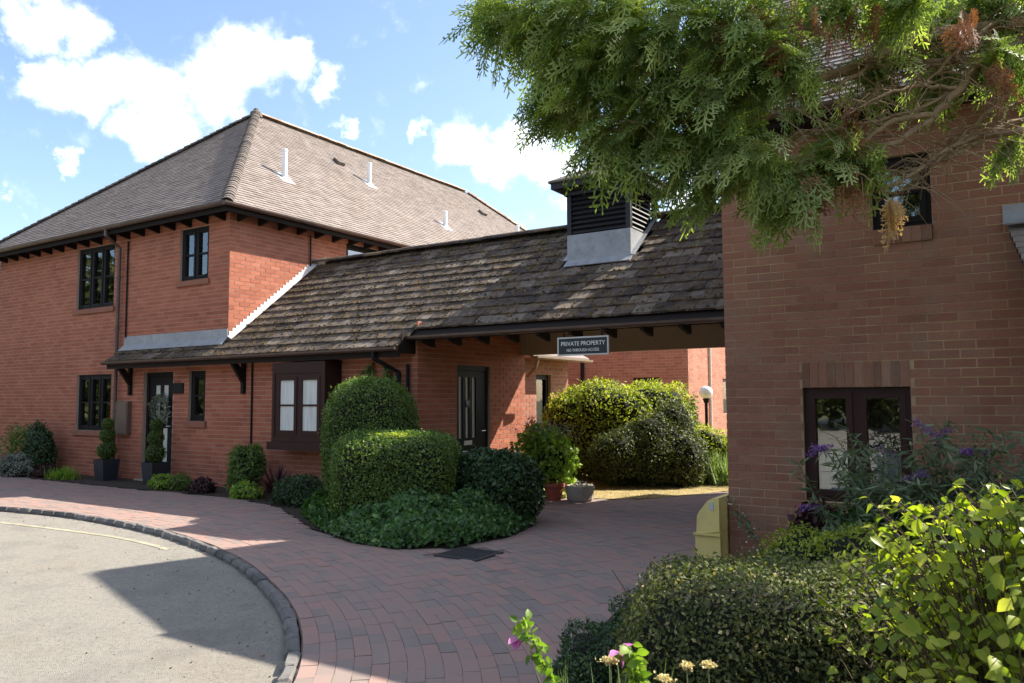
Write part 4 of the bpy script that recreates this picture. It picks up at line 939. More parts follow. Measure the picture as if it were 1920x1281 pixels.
brick_wall(rh, 'end_wall', (3.0, 7.2, 0), (0, 1, 0), (1, 0, 0), 7.6, 0, 4.05, [], MT['brick_brown'], MT['mortar_buff'])
# soldier course
for i in range(12):
    x = -1.575 + .036 + i*.0713
    MB().box((x-.031, RY-.006+random.uniform(-.002, .002), 1.583), (x+.031, RY+.1, 1.795), random.uniform(-.4, .4)).build('soldier_brick', MT['brick_brown'], rw)
m = MB(); m.box((-1.575, RY+.001, 1.58), (-.72, RY+.1, 1.80)); m.build('lintel_mortar', MT['mortar_buff'], rw)
wl_ = window(rh, (-1.575, RY, .6), (1, 0, 0), (0, -1, 0), .855, .978, 2, 1, MT['frame_brown'], ft=.045, sash=.05, back=.04, behind='room', glass='glass', gapback=.5)
# lace half curtain with scalloped hem, on a rail
m = MB(); N_ = 60; vs_, fs_ = [], []
for i in range(N_+1):
    x = -1.53 + .77*i/N_; y = RY+.17 + .012*math.sin(i*1.3) + .006*math.sin(i*2.9); hem = .645 + .03*abs(math.sin(i*math.pi/9))
    vs_ += [(x, y, hem), (x, y, 1.02)]
for i in range(N_): fs_.append((2*i, 2*i+2, 2*i+3, 2*i+1))
m.add(vs_, fs_); m.build('net_curtain', MT['netted'], wl_)
MB().tube([(-1.55, RY+.165, 1.025), (-.74, RY+.165, 1.025)], .008, 6).build('curtain_rail', MT['frame_black'], wl_)
wu = window(rh, (-.96, RY, 2.91), (1, 0, 0), (0, -1, 0), .45, .61, 1, 2, MT['frame_black'], ft=.04, sash=.05, back=.05, behind='room', glass='glass_dull', gapback=.3)
for i in range(6): MB().box((-.955+i*.0735+.004, RY-.03, 2.782), (-.955+(i+1)*.0735-.004, RY+.1, 2.905), random.uniform(-.4, .4)).build('sill_brick', MT['brick_brown'], wu)
MB().box((-.955, RY-.022, 2.778), (-.515, RY+.1, 2.906)).build('sill_mortar', MT['mortar_buff'], wu)
# its roof
m = MB(); ez = 3.98; ey0, ey1 = 6.9, 15.1; rz_ = 7.75
m.add([(-2.42, ey0, ez-.04), (3.3, ey0, ez-.04), (3.3, 11.0, rz_-.04), (-2.42, 11.0, rz_-.04), (3.3, ey1, ez-.04), (-2.42, ey1, ez-.04)], [(0, 1, 2, 3), (3, 2, 4, 5)])
rroof = m.build('roof', MT['hip_tile'], rh)
obj('roof_tiling', plain_tiles((-2.42, ey0, ez), (3.3, ey0, ez), (-2.42, 11.0, rz_), top2=(3.3, 11.0, rz_)), rroof, kind='stuff')
obj('roof_tiling', plain_tiles((3.3, ey1, ez), (-2.42, ey1, ez), (3.3, 11.0, rz_), top2=(-2.42, 11.0, rz_)), rroof, kind='stuff')
m = MB(); half_gutter(m, (-2.42, ey0-.04, ez-.01), (3.3, ey0-.04, ez-.01), .055); m.build('gutter', MT['gutter'], rh)
m = MB(); m.box((-2.4, ey0+.02, ez-.12), (3.3, RY-.001, ez-.06)); m.build('soffit', MT['wood_dark'], rh)
# porch with a lean-to roof at the right edge
pr = MB(); pr.add([(.02, 7.19, 2.80), (1.5, 7.19, 2.80), (1.5, 6.05, 1.92), (.24, 6.05, 1.92), (.02, 7.19, 2.74), (1.5, 7.19, 2.74), (1.5, 6.05, 1.86), (.24, 6.05, 1.86)], [(0,3,2,1),(4,5,6,7),(0,4,7,3),(1,2,6,5),(3,7,6,2),(0,1,5,4)])
porch = pr.build('porch_roof', MT['wood_dark'], rh)
for r in range(16):
    for c in range(9):
        f = r/16; y = 6.03 + f*1.14; z = 1.93 + f*.88; x = .22*(1-f) + c*.165 + (.08 if r % 2 and c else 0)
        MB().obox((x+.08, y+.05, z+.045), (Vector((1, 0, 0)), Vector((0, 1.14, .78)).normalized(), Vector((0, -.78, 1.14)).normalized()), (.0815, .075, .009), random.uniform(-.3, .3)).build('porch_tile', MT['tile_plain'], porch)
m = MB(); m.box((-.02, RY-.02, 2.86), (1.5, RY-.001, 2.99)); m.obox((.74, RY-.07, 2.87), (Vector((1, 0, 0)), Vector((0, -1.14, -.88)).normalized(), Vector((0, -.88, 1.14)).normalized()), (.76, .09, .006)); m.build('lead_flashing', MT['lead'], porch)
MB().box((1.3, 6.1, 0), (1.4, 6.2, 1.85)).build('porch_post', MT['wood_dark'], porch)

# ================================================================== HOUSES BEHIND THE ARCHWAY
wing = empty('garden_wing', (-7.6, 13, 0), label='low sunlit brick wing behind the archway with a pale gutter and narrow window', cat='house')
brick_wall(wing, 'wall', (-7.6, 12.25, 0), (0, 1, 0), (1, 0, 0), 1.72, 0, 2.25, [(.47, 1.02, .9, 1.95)], MT['brick_far'], MT['mortar'], 0, reveal=.1)
window(wing, (-7.6, 12.72, .9), (0, 1, 0), (1, 0, 0), .55, 1.05, 1, 1, MT['frame_black'], behind='curtain_grey', back=.06, gapback=.1)
brick_wall(wing, 'end_wall', (-7.6, 13.97, 0), (-1, 0, 0), (0, 1, 0), 3, 0, 2.25, [], MT['brick_far'], MT['mortar'], 0)
m = MB(); m.add([(-7.28, 12.1, 2.30), (-7.28, 14.3, 2.30), (-9.6, 14.3, 3.5), (-9.6, 12.1, 3.5), (-7.28, 12.1, 2.22), (-7.28, 14.3, 2.22), (-9.6, 14.3, 3.42), (-9.6, 12.1, 3.42)], [(0,1,2,3),(7,6,5,4),(0,4,5,1),(1,5,6,2),(2,6,7,3),(3,7,4,0)]); m.build('roof', MT['tile_plain'], wing)
m = MB(); half_gutter(m, (-7.24, 12.1, 2.26), (-7.24, 14.3, 2.26), .055); m.build('gutter', MT['ridge_pale'], wing)
pipe(wing, [(-7.24, 12.2, 2.22), (-7.3, 12.2, 2.05), (-7.52, 12.3, 1.9)], .03, 'ridge_pale')
back = empty('rear_house', (-9, 19, 0), label='brick house at the back of the garden seen through the archway', cat='house')
brick_wall(back, 'front_wall', (-13, 19, 0), (1, 0, 0), (0, -1, 0), 6.1, 0, 4.05, [(4.6, 5.34, 1.05, 2.025)], MT['brick_far'], MT['mortar'], 0)
brick_wall(back, 'side_wall', (-6.9, 19, 0), (0, 1, 0), (1, 0, 0), 8, 0, 4.05, [(2.75, 3.5, 1.05, 2.025)], MT['brick_far'], MT['mortar'], 0)
window(back, (-8.4, 19, 1.05), (1, 0, 0), (0, -1, 0), .74, .975, 2, 1, MT['frame_brown'], ft=.05, back=.03, behind='room')
window(back, (-6.9, 21.75, 1.05), (0, 1, 0), (1, 0, 0), .75, .975, 1, 1, MT['frame_brown'], ft=.05, back=.03, behind='curtain')
m = MB(); m.add([(-13.3, 18.7, 4.1), (-6.6, 18.7, 4.1), (-6.6, 27, 4.1), (-13.3, 27, 4.1), (-9.95, 22, 5.4), (-9.95, 24, 5.4)], [(0, 1, 4), (1, 2, 5, 4), (2, 3, 5), (3, 0, 4, 5), (3, 2, 1, 0)]); m.build('roof', MT['tile_plain'], back)
pipe(back, [(-9.85, 18.93, 3.9), (-9.85, 18.93, 0)], .05, 'frame_black')
pipe(back, [(-6.86, 20.6, 3.9), (-6.86, 20.6, 0)], .03, 'sign_rim')

# ================================================================== OBJECTS
# yellow grit bin tucked behind the corner of the right house
gb = empty('grit_bin', (-2.5, 7.6, 0), label='yellow plastic grit bin with sloping lid at the corner of the brown house', cat='grit bin')
def extrude_xz(prof, ya, yb):
    n = len(prof); return [(x, ya, z) for x, z in prof] + [(x, yb, z) for x, z in prof], [tuple(range(n)), tuple(range(n, 2*n))[::-1]] + [(i+n, (i+1) % n+n, (i+1) % n, i) for i in range(n)]
v, f = extrude_xz([(-2.50, .0), (-2.27, .0), (-2.27, .30), (-2.49, .27), (-2.50, .25)], 6.98, 7.8); MB().add(v, f).build('body', MT['yellow'], gb)
v, f = extrude_xz([(-2.485, .272), (-2.27, .302), (-2.27, .60), (-2.33, .595), (-2.37, .575), (-2.455, .47), (-2.475, .43)], 6.965, 7.815); MB().add(v, f, .2).build('lid', MT['yellow'], gb)
MB().box((-2.36, 6.958, .49), (-2.32, 6.9645, .56)).build('badge', MT['sign_rim'], gb)
MB().box((-2.512, 6.955, .262), (-2.262, 6.9649, .282)).build('lid_seam', MT['yellow'], gb)
MB().box((-2.49, 7.0, -.005), (-2.28, 7.78, 0.0)).build('foot', MT['black_rubber'], gb)

# lamp in the back garden
lp = empty('lamp_post', (-5.33, 15.7, 0), label='black lamp post with a white globe in the garden behind the archway', cat='lamp post')
m = MB(); m.lathe((-5.33, 15.7, 0), [(.07, 0), (.07, .25), (.035, .3), (.032, 1.38), (.05, 1.40), (.06, 1.44), (.075, 1.47)], 12); m.build('post', MT['frame_black'], lp)
m = MB(); m.lathe((-5.33, 15.7, 1.60), [(.135*math.cos(a), .135*math.sin(a)) for a in np.linspace(-1.5, 1.5, 15)], 20); m.build('globe', MT['globe'], lp, smooth=True)

# wire trolley parked by the archway door
tr = empty('wire_trolley', (-6.55, 9.55, 0), label='wire basket trolley with a black grip standing behind the dark shrub', cat='trolley')
tx, ty = -6.55, 9.35
m = MB()
for k in range(7): m.tube([(tx-.35, ty-.18+k*.06, .60), (tx+.25, ty-.18+k*.06, .60)], .004, 5)
for z in (.60, .66, .72): m.tube([(tx-.35, ty-.2, z), (tx+.25, ty-.2, z), (tx+.25, ty+.2, z), (tx-.35, ty+.2, z), (tx-.35, ty-.2, z)], .005, 5)
for k in range(11): x = tx-.35+k*.06; m.tube([(x, ty-.2, .60), (x, ty-.2, .72)], .004, 5)
m.build('basket', MT['metal_grey'], tr)
MB().tube([(tx+.25, ty-.2, .70), (tx+.42, ty-.2, .74), (tx+.52, ty-.2, .76)], .012, 8).build('handle', MT['metal_grey'], tr)
MB().tube([(tx+.46, ty-.2, .75), (tx+.60, ty-.2, .775)], .026, 10).build('grip', MT['black_rubber'], tr)
for (x, y) in ((-.33, -.18), (-.33, .18), (.23, -.18), (.23, .18)):
    MB().tube([(tx+x, ty+y, .60), (tx+x*1.1, ty+y, .08)], .010, 6).build('leg', MT['metal_grey'], tr)
    MB().tube([(tx+x*1.1-.0, ty+y-.012, .05), (tx+x*1.1, ty+y+.012, .05)], .05, 12).build('wheel', MT['black_rubber'], tr)

# topiary planters either side of the front door
def topiary(x, y, label):
    r = empty('topiary_planter', (x, y, 0), label=label, cat='planter', group='planters beside the front door')
    a, b, h = .135, .165, .40; m = MB(); vs_ = []
    for (q, z) in ((a, 0), (b, h), (b-.02, h), (b-.03, h-.05)): vs_ += [(x-q, y-q, z), (x+q, y-q, z), (x+q, y+q, z), (x-q, y+q, z)]
    fs_ = [(3, 2, 1, 0)] + [(4*j+i, 4*j+(i+1) % 4, 4*j+4+(i+1) % 4, 4*j+4+i) for j in range(3) for i in range(4)] + [(12, 13, 14, 15)]
    m.add(vs_, fs_); m.build('pot', MT['pot_dark'], r)
    MB().tube([(x, y, .35), (x, y, 1.1)], .014, 6).build('stem', MT['twig'], r)
    for z, q in ((.56, .175), (.84, .135), (1.06, .105)):
        l = Lump((x, y, z), (q, q, q), 2.0, amp=.03, seed=int(z*100)); P, N = l.sample(1500, 0, .8, 1.03)
        b_ = obj('ball', leaf_mesh('ball', P, N, .026, MT['box_topiary'], .6), r); l.core('inner_twigs', b_, .85)
topiary(-14.46, 8.42, 'three-ball topiary in a charcoal planter under the meter cupboard, left of the front door')
topiary(-12.93, 8.42, 'three-ball topiary in a charcoal planter in front of the front door')
# wreath on the door
wr = empty('door_wreath', (-13.45, YF+.03, 1.3), label='grey-green leafy wreath hanging on the dark front door', cat='wreath')
P_, N_2 = [], []
for _ in range(420):
    a = random.uniform(0, 6.283); rr = .20 + random.gauss(0, .03); P_.append((-13.45 + math.cos(a)*rr, YF+.04+random.uniform(-.05, .02), 1.34 + math.sin(a)*rr*1.15)); N_2.append((math.cos(a), -.6, math.sin(a)))
obj('wreath_leaves', leaf_mesh('wreath_leaves', np.array(P_), np.array(N_2), .10, MT['wreath'], .22, .7), wr)
m = MB(); m.tube([(-13.45+.2*math.cos(a), YF+.04, 1.34+.23*math.sin(a)) for a in np.linspace(0, 6.283, 20)], .02, 6); m.build('wreath_ring', MT['twig'], wr)

# pots in the garden beyond the archway
rp = empty('flower_pot', (-5.80, 10.2, 0), label='red terracotta pot beside the stone trough beyond the archway', cat='flower pot')
m = MB(); m.lathe((-5.80, 10.2, 0), [(.10, 0), (.145, .20), (.165, .20), (.165, .245), (.14, .245), (.13, .20)], 18); m.build('pot', MT['terracotta'], rp)
st = empty('stone_trough', (-5.42, 10.3, 0), label='rough pale stone trough standing on the paving beyond the archway', cat='trough')
m = MB(); m.lathe((-5.42, 10.3, 0), [(.17, 0), (.19, .03), (.205, .12), (.21, .20), (.205, .225), (.17, .225), (.16, .17)], 14); o = m.build('bowl', MT['stone'], st)
for v_ in o.data.vertices: v_.co.x += random.uniform(-.008, .008); v_.co.z += random.uniform(-.006, .006)
l = Lump((-5.42, 10.3, .20), (.15, .15, .08), seed=5); P, N = l.sample(160, .15, .4, 1)
obj('plant', leaf_mesh('plant', P, N, .05, MT['silver'], .4), st)

# ================================================================== PLANTS
# clipped hedges in front of the link house
shrub('clipped_hedge', 'tall clipped dome of box in front of the bay window', 'hedge', [Lump((-7.35, 7.95, .80), (.60, .58, .93), 3.2, .3, .035, 1)], 26000, .034, 'box', .6, core=.88, inner=.86, rnd=.9)
bh = shrub('clipped_hedge', 'broad clipped block of box in front of the dome, with yellow leaves as sun patch', 'hedge', [Lump((-6.22, 7.22, .50), (.70, .60, .57), 5.5, .45, .035, 2)], 30000, .034, 'box', .6, core=.88, inner=.86, rnd=.9)
k = 900; a = RNG.uniform(0, 6.28, k); r_ = np.sqrt(RNG.random(k))  # small sunlit patch on the hedge top, put in as yellow leaf colour
obj('sun_patch_leaves', leaf_mesh('sun_patch_leaves', np.stack([-6.28 + np.cos(a)*r_*.30, 7.05 + np.sin(a)*r_*.16, 1.075 + RNG.uniform(-.03, .02, k)], 1), np.tile([0, -.3, 1.0], (k, 1)), .034, MT['privet'], .6, .7), bh)
shrub('dark_shrub', 'dark glossy rounded shrub right of the clipped box block, by the archway', 'shrub', [Lump((-5.35, 7.95, .38), (.55, .50, .48), 2.6, 0, .05, 3)], 9000, .055, 'dark', .6, core=.86, inner=.84)
# ivy spilling over the paving edge
IV = [(-8.25, 7.75), (-7.85, 7.2), (-7.15, 6.72), (-6.5, 6.35), (-5.9, 6.1), (-5.25, 6.08), (-4.85, 6.45), (-4.68, 7.2), (-4.85, 8.1), (-5.6, 8.6), (-7.4, 8.5)]
IVP = np.array(IV); pts = np.stack([RNG.uniform(-8.5, -4.6, 60000), RNG.uniform(6.0, 8.7, 60000)], 1); pts = pts[inside(pts, IV)]
def edge_dist(p):
    d = np.full(len(p), 9.0)
    for i in range(len(IV)-2):
        a, b = IVP[i], IVP[i+1]; t = np.clip(((p-a)@(b-a))/((b-a)@(b-a)), 0, 1); d = np.minimum(d, np.linalg.norm(p - (a + t[:, None]*(b-a)), axis=1))
    return d
ed = edge_dist(pts); keep = ed < .75; pts, ed = pts[keep][:26000], ed[keep][:26000]
hz = .04 + .36*np.sqrt(np.clip(ed/.6, 0, 1)) * (1 + .25*np.sin(pts[:, 0]*7)*np.cos(pts[:, 1]*6))
Pn = np.stack([pts[:, 0], pts[:, 1], hz*RNG.uniform(.55, 1.05, len(pts))], 1)
out = np.stack([pts[:, 0]+6.1, pts[:, 1]-7.6, np.full(len(pts), .9)], 1)
ivy = obj('ivy', leaf_mesh('ivy', Pn, unit(out), .055, MT['ivy'], .85, .6), None, label='dark green ivy spreading round the foot of the clipped box', cat='ivy', kind='stuff')
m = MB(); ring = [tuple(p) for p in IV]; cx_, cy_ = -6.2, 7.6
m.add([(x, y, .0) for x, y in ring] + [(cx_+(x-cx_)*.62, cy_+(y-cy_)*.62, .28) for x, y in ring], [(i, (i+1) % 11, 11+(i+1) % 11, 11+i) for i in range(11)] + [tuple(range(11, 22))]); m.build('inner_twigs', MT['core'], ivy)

# bed against the house
shrub('bed_shrub', 'dark green pointed shrub beside the sill of the lower left window', 'shrub', [Lump((-16.75, 8.35, .38), (.34, .28, .55), 2.0, 0, .08, 11), Lump((-17.0, 8.4, .6), (.22, .2, .42), 2.0, 0, .08, 12)], 4200, .07, 'dark', .4)
shrub('bed_shrub', 'loose green shrub at the far left end of the flower bed', 'shrub', [Lump((-17.9, 8.5, .5), (.42, .3, .55), 2.0, 0, .15, 13)], 1500, .08, 'box', .35, core=0, inner=.3)
shrub('silver_shrub', 'low silver-leaved shrub at the path edge on the far left', 'shrub', [Lump((-16.95, 7.98, .17), (.55, .26, .26), 2.0, 0, .12, 14)], 2600, .05, 'silver', .4)
shrub('low_plant', 'dark purple low plant between the silver shrub and a green tuft', 'plant', [Lump((-16.05, 8.15, .10), (.26, .2, .17), 2, 0, .1, 15)], 700, .06, 'maroon', .5)
t_ = empty('grass_tuft', (-15.45, 8.15, 0), label='bright yellow-green tuft left of the first planter', cat='plant')
blades('leaves', t_, np.stack([RNG.normal(-15.45, .16, 420), RNG.normal(8.15, .08, 420), np.zeros(420)], 1), .30, .014, MT['lime'], .7, .5)
for x, y, lab in ((-12.25, 8.1, 'small green plant at the path edge right of the second planter'), (-11.75, 8.15, 'low yellowish plant below the small window'), (-11.15, 8.1, 'low dark plant in the bed below the eave bracket')):
    shrub('low_plant', lab, 'plant', [Lump((x, y, .09), (.24, .16, .15), 2, 0, .12, int(abs(x*10)))], 800, .055, {-12.25: 'lime', -11.75: 'box_topiary', -11.15: 'maroon'}[x], .45)
shrub('bed_shrub', 'upright green shrub against the wall left of the purple spiky plant', 'shrub', [Lump((-10.35, 8.3, .36), (.30, .26, .42), 2, 0, .1, 21), Lump((-10.2, 8.35, .55), (.16, .15, .25), 2, 0, .1, 22)], 2600, .07, 'box', .4)
shrub('low_plant', 'bright green leafy plant at the foot of the upright shrub', 'plant', [Lump((-9.95, 8.0, .08), (.28, .16, .15), 2, 0, .1, 23)], 700, .07, 'lime', .5)
c_ = empty('spiky_plant', (-9.35, 8.05, 0), label='spiky dark purple cordyline below the bay window', cat='plant')
k = 130; a = RNG.uniform(0, 6.28, k)
blades('leaves', c_, np.stack([-9.35+np.cos(a)*.02, 8.05+np.sin(a)*.02, RNG.uniform(.02, .16, k)], 1), .52, .028, MT['maroon'], .85, .35, 5)
shrub('low_shrub', 'low dark green shrub between the purple spiky plant and the clipped box', 'shrub', [Lump((-8.55, 7.85, .16), (.50, .30, .26), 2.2, 0, .1, 24)], 3400, .045, 'dark', .5)
cl = empty('wall_climber', (-7.9, 8.72, 0), label='thin green climber on the wall above the clipped dome', cat='climber')
P = np.concatenate([np.stack([RNG.normal(x, .05, 160), 8.76 - RNG.random(160)*.08, RNG.uniform(1.3, h, 160)], 1) for x, h in ((-8.12, 2.0), (-7.78, 1.98), (-7.68, 1.8))])
obj('foliage', leaf_mesh('foliage', P, np.tile([0, -1.0, .3], (len(P), 1)), .07, MT['box'], .6, .5), cl)
for x in (-8.12, -7.78): MB().tube([(x, 8.77, 0), (x+.02, 8.77, 1.1), (x, 8.775, 1.95)], .008, 5).build('stem', MT['twig'], cl)

# garden beyond the archway
shrub('golden_hedge', 'big rounded golden shrub behind the archway, sunlit on top', 'shrub', [Lump((-6.45, 13.3, .85), (.95, .7, .98), 2.4, .3, .07, 31), Lump((-5.75, 13.9, .82), (.75, .6, .98), 2.4, .2, .07, 32), Lump((-7.0, 12.9, .8), (.5, .5, .85), 2.2, 0, .07, 33)], 20000, .06, 'privet', .5, core=.85)
shrub('yew_bush', 'dark spreading yew in front of the golden shrub beyond the archway', 'shrub', [Lump((-5.35, 12.75, .55), (.62, .55, .62), 2.0, 0, .10, 34), Lump((-4.95, 12.95, .42), (.60, .5, .52), 2.0, 0, .10, 35), Lump((-5.75, 12.4, .45), (.5, .45, .55), 2.0, 0, .10, 36), Lump((-5.15, 13.35, .80), (.42, .42, .68), 2.0, 0, .1, 37)], 20000, .055, 'yew', .35, core=.82)
shrub('potted_shrub', 'bright lime-green leafy shrub with faded flower heads beside the red pot', 'shrub', [Lump((-6.0, 10.5, .52), (.42, .36, .48), 2.2, 0, .12, 38), Lump((-6.35, 10.7, .6), (.32, .3, .5), 2.2, 0, .12, 39)], 3200, .075, 'lime', .75, core=.55, inner=.45)
fh = empty('faded_flowers', (-6.1, 10.5, .9), label='pale dried flower heads above the lime-green shrub', cat='flowers')
P = np.stack([RNG.normal(-6.1, .25, 700), RNG.normal(10.55, .2, 700), RNG.normal(1.0, .08, 700)], 1); obj('flower_heads', leaf_mesh('flower_heads', P, np.tile([0, -.3, 1.0], (700, 1)), .03, MT['silver'], .5, 1), fh, kind='stuff')
shrub('golden_shrub', 'low golden-green shrub in front of the lamp post', 'shrub', [Lump((-4.95, 14.4, .45), (.55, .45, .55), 2.0, 0, .1, 40), Lump((-4.45, 14.5, .38), (.4, .35, .42), 2.0, 0, .1, 41)], 5000, .055, 'privet', .4)
ip = empty('iris_clump', (-4.5, 13.6, 0), label='clump of pale green iris leaves right of the yew', cat='plant')
blades('leaves', ip, np.stack([RNG.normal(-4.45, .25, 420), RNG.normal(13.55, .22, 420), np.zeros(420)], 1), .62, .03, MT['spiky'], .45, .4)
shrub('wall_shrub', 'dark shrub against the sunlit wall right of the lamp post', 'shrub', [Lump((-4.35, 16.4, .55), (.38, .35, .62), 2.0, 0, .12, 42)], 1800, .08, 'dark', .5)
shrub('wall_climber', 'thin climber on the corner of the rear house', 'climber', [Lump((-6.75, 18.85, .9), (.16, .16, .75), 2.0, 0, .15, 43)], 700, .08, 'box', .5, core=0, inner=.2)
gq = np.stack([RNG.uniform(-6.5, -3, 16000), RNG.uniform(10.2, 15, 16000)], 1); gq = gq[inside(gq, [(-12, 10.3)] + INNER[17:] + [(2, 17), (2, 40), (-25, 40), (-25, 10.3)])]
blades('grass', None, np.concatenate([gq, np.full((len(gq), 1), -.01)], 1), .05, .006, MT['grass'], .8, .4, 2, label='short dry straw-coloured grass beyond the archway', cat='grass', kind='stuff')

# border by the right house
# buddleia
bd = empty('buddleia', (-.55, 6.2, 0), label='grey-green buddleia with purple flower spikes before the lower right window', cat='shrub')
g = random.Random(4); PL, NL, FP, FN, tips = [], [], [], [], []
m = MB()
for i in range(105):
    bx, by = -.32 + g.gauss(0, .30), 6.2 + g.gauss(0, .14); a = g.uniform(0, 6.28); le = g.uniform(.70, 1.42); sp = g.uniform(.1, .62)
    pts_ = [Vector((bx, by, .1)), Vector((bx + math.cos(a)*sp*.4, by + math.sin(a)*sp*.25, le*.55)), Vector((bx + math.cos(a)*sp, by + math.sin(a)*sp*.5, le*(.98-.2*sp)))]
    tip = pts_[-1] + Vector((math.cos(a)*.12, math.sin(a)*.08, g.uniform(-.06, .10)))
    m.tube(pts_+[tip], [.006, .005, .003, .002], 4, False)
    for k in range(54):
        t = g.uniform(.3, 1)*2; j = min(int(t), 1); q = pts_[j].lerp(pts_[j+1], t-j); PL.append(q + Vector((g.gauss(0, .012), g.gauss(0, .012), 0))); NL.append((g.gauss(0, .5), g.gauss(0, .5)-.3, 1))
    if i % 6 == 0: tips.append((pts_[-1], tip))
m.build('stem', MT['stem'], bd)
obj('foliage', leaf_mesh('foliage', np.array(PL), np.array(NL), .105, MT['buddleia'], .2, .35, droop=.35), bd)
for (a, b) in tips:
    P = np.array([a.lerp(b + (b-a)*.3, g.random()) + Vector((g.gauss(0, .014), g.gauss(0, .014), g.gauss(0, .012))) for _ in range(110)])
    obj('flower_spike', leaf_mesh('flower_spike', P, RNG.normal(0, 1, P.shape), .018, MT['purple'], .8, 1), bd)
shrub('low_shrub', 'small yellow-green shrub at the foot of the brown wall', 'shrub', [Lump((-1.30, 5.85, .28), (.34, .26, .30), 2.2, 0, .12, 51), Lump((-.95, 5.75, .34), (.28, .24, .30), 2.2, 0, .12, 52)], 5000, .032, 'privet', .45)
shrub('maroon_plant', 'dark maroon plant under the lower right window', 'plant', [Lump((-1.35, 6.75, .30), (.26, .16, .34), 2, 0, .12, 53)], 1200, .06, 'maroon', .7)
shrub('green_plant', 'fresh green leafy plant between the buddleia and the brown wall', 'plant', [Lump((-.95, 6.3, .42), (.34, .24, .32), 2, 0, .12, 54)], 1600, .06, 'ivy', .6, core=.6)
wd = empty('wall_weed', (-2.05, 7.02, 0), label='thin straggling weed with white flowers at the corner of the brown wall', cat='weed')
m = MB(); P, Q = [], []
for s in range(3):
    pts_ = [Vector((-1.9+s*.05, 6.98, 0)), Vector((-1.98+s*.03, 6.98, .25)), Vector((-2.12+s*.05, 7.0, .48-.06*s)), Vector((-2.2+s*.06, 7.02, .62-.12*s))]; m.tube(pts_, [.004, .003, .002, .0015], 4, False)
    for k in range(46):
        t = random.random()*2.99; j = int(t); q = pts_[j].lerp(pts_[j+1], t-j) + Vector((random.gauss(0, .03), random.gauss(0, .02), random.gauss(0, .02))); (P if k % 4 else Q).append(q)
m.build('stem', MT['stem'], wd); obj('leaves', leaf_mesh('leaves', np.array(P), RNG.normal(0, 1, (len(P), 3)), .05, MT['buddleia'], .45), wd); obj('flowers', leaf_mesh('flowers', np.array(Q), RNG.normal(0, 1, (len(Q), 3)), .022, MT['curtain'], .8), wd)
# low clipped cotoneaster hedge
hd = shrub('low_hedge', 'low clipped small-leaved hedge in the right foreground, sunlit on top', 'hedge', [Lump((-.98, 3.42, .36), (.55, .42, .43), 3.4, .5, .05, 61), Lump((-.50, 3.62, .36), (.50, .40, .42), 3.2, .5, .05, 62)], 62000, .021, 'hedge', .55, core=.86, inner=.82, tone=.45)
g = random.Random(8); m = MB()
for _ in range(260):
    x, y = g.uniform(-1.5, -.1), g.uniform(3.05, 3.95); z = g.uniform(.05, .7); d = Vector((g.gauss(0, .07), g.gauss(0, .07), g.uniform(.05, .16))); m.tube([(x, y, z), Vector((x, y, z))+d], [.003, .0015], 4, False)
m.build('twigs', MT['twig'], hd, kind='stuff')
shrub('edging_plant', 'dark green feathery plant spilling onto the paving beside the low hedge', 'plant', [Lump((-1.72, 4.25, .14), (.30, .52, .24), 2.2, .15, .14, 63), Lump((-1.85, 3.75, .12), (.24, .34, .20), 2.2, .1, .14, 64)], 16000, .028, 'dark', .35, core=.75, tone=.55)
# golden large-leaved shrub
gs = empty('golden_leaved_shrub', (.05, 2.75, 0), label='golden large-leaved shrub glowing in the sun at the lower right corner', cat='shrub')
g = random.Random(12); m = MB(); P, N = [], []
for i in range(900):
    a = g.uniform(0, 6.28); sp = min(.42, abs(g.gauss(.20, .12))); h = g.uniform(.40, 1.22) - sp*.35
    b0 = Vector((.05 + g.gauss(0, .10), 2.75 + g.gauss(0, .12), .02)); b2_ = Vector((.05 + math.cos(a)*sp*1.35, 2.75 + math.sin(a)*sp*1.35, h)); b1 = b0.lerp(b2_, .5) + Vector((0, 0, .10)); b3 = b2_ + Vector((math.cos(a)*.08, math.sin(a)*.08, .07))
    pts_ = [b0, b1, b2_, b3]; m.tube(pts_, [.004, .003, .002, .0015], 4, False)
    for k in range(11):
        t = 3*(k+2)/12.5; j = min(int(t), 2); q = pts_[j].lerp(pts_[j+1], min(t-j, 1)); P.append(q); N.append((math.cos(a)*.5 + g.gauss(0, .35), math.sin(a)*.5 + g.gauss(0, .35), .8))
m.build('stem', MT['twig'], gs)
P, N = np.array([tuple(q) for q in P]), np.array(N)
def broad_leaf(P, N, size, mat, name='foliage', droop=.25):
    """pointed oval leaf of eight faces with a folded, drooping blade"""
    k = len(P); N = unit(N + RNG.normal(0, .28, (k, 3))); T = RNG.normal(0, 1, (k, 3)); T[:, 2] -= droop; T = unit(T - N*np.sum(T*N, 1, keepdims=True)); B = np.cross(N, T)
    L = size*RNG.uniform(.6, 1.25, (k, 1)); rows = []
    for t, w in ((0, .04), (.25, .30), (.55, .34), (.82, .17), (1, .0)):
        c = P + T*L*(t+.06) - N*L*.30*t*t; rows += [c + B*L*w + N*L*w*.35, c, c - B*L*w + N*L*w*.35]
    V = np.stack(rows, 1); F = []
    for i in range(4):
        for q in ((3*i, 3*i+1, 3*i+4, 3*i+3), (3*i+1, 3*i+2, 3*i+5, 3*i+4)): F.append(np.array(q)[None] + (np.arange(k)*15)[:, None])
    t = RNG.normal(0, .22, k); return np_mesh(name, V, np.concatenate(F), np.tile(t, 8), mat, smooth=True)
obj('foliage', broad_leaf(P, N, .041, MT['gold']), gs)
l = Lump((.08, 2.8, .40), (.38, .38, .48), 2, 0, .1, 70); l.core('inner_twigs', gs, .8)

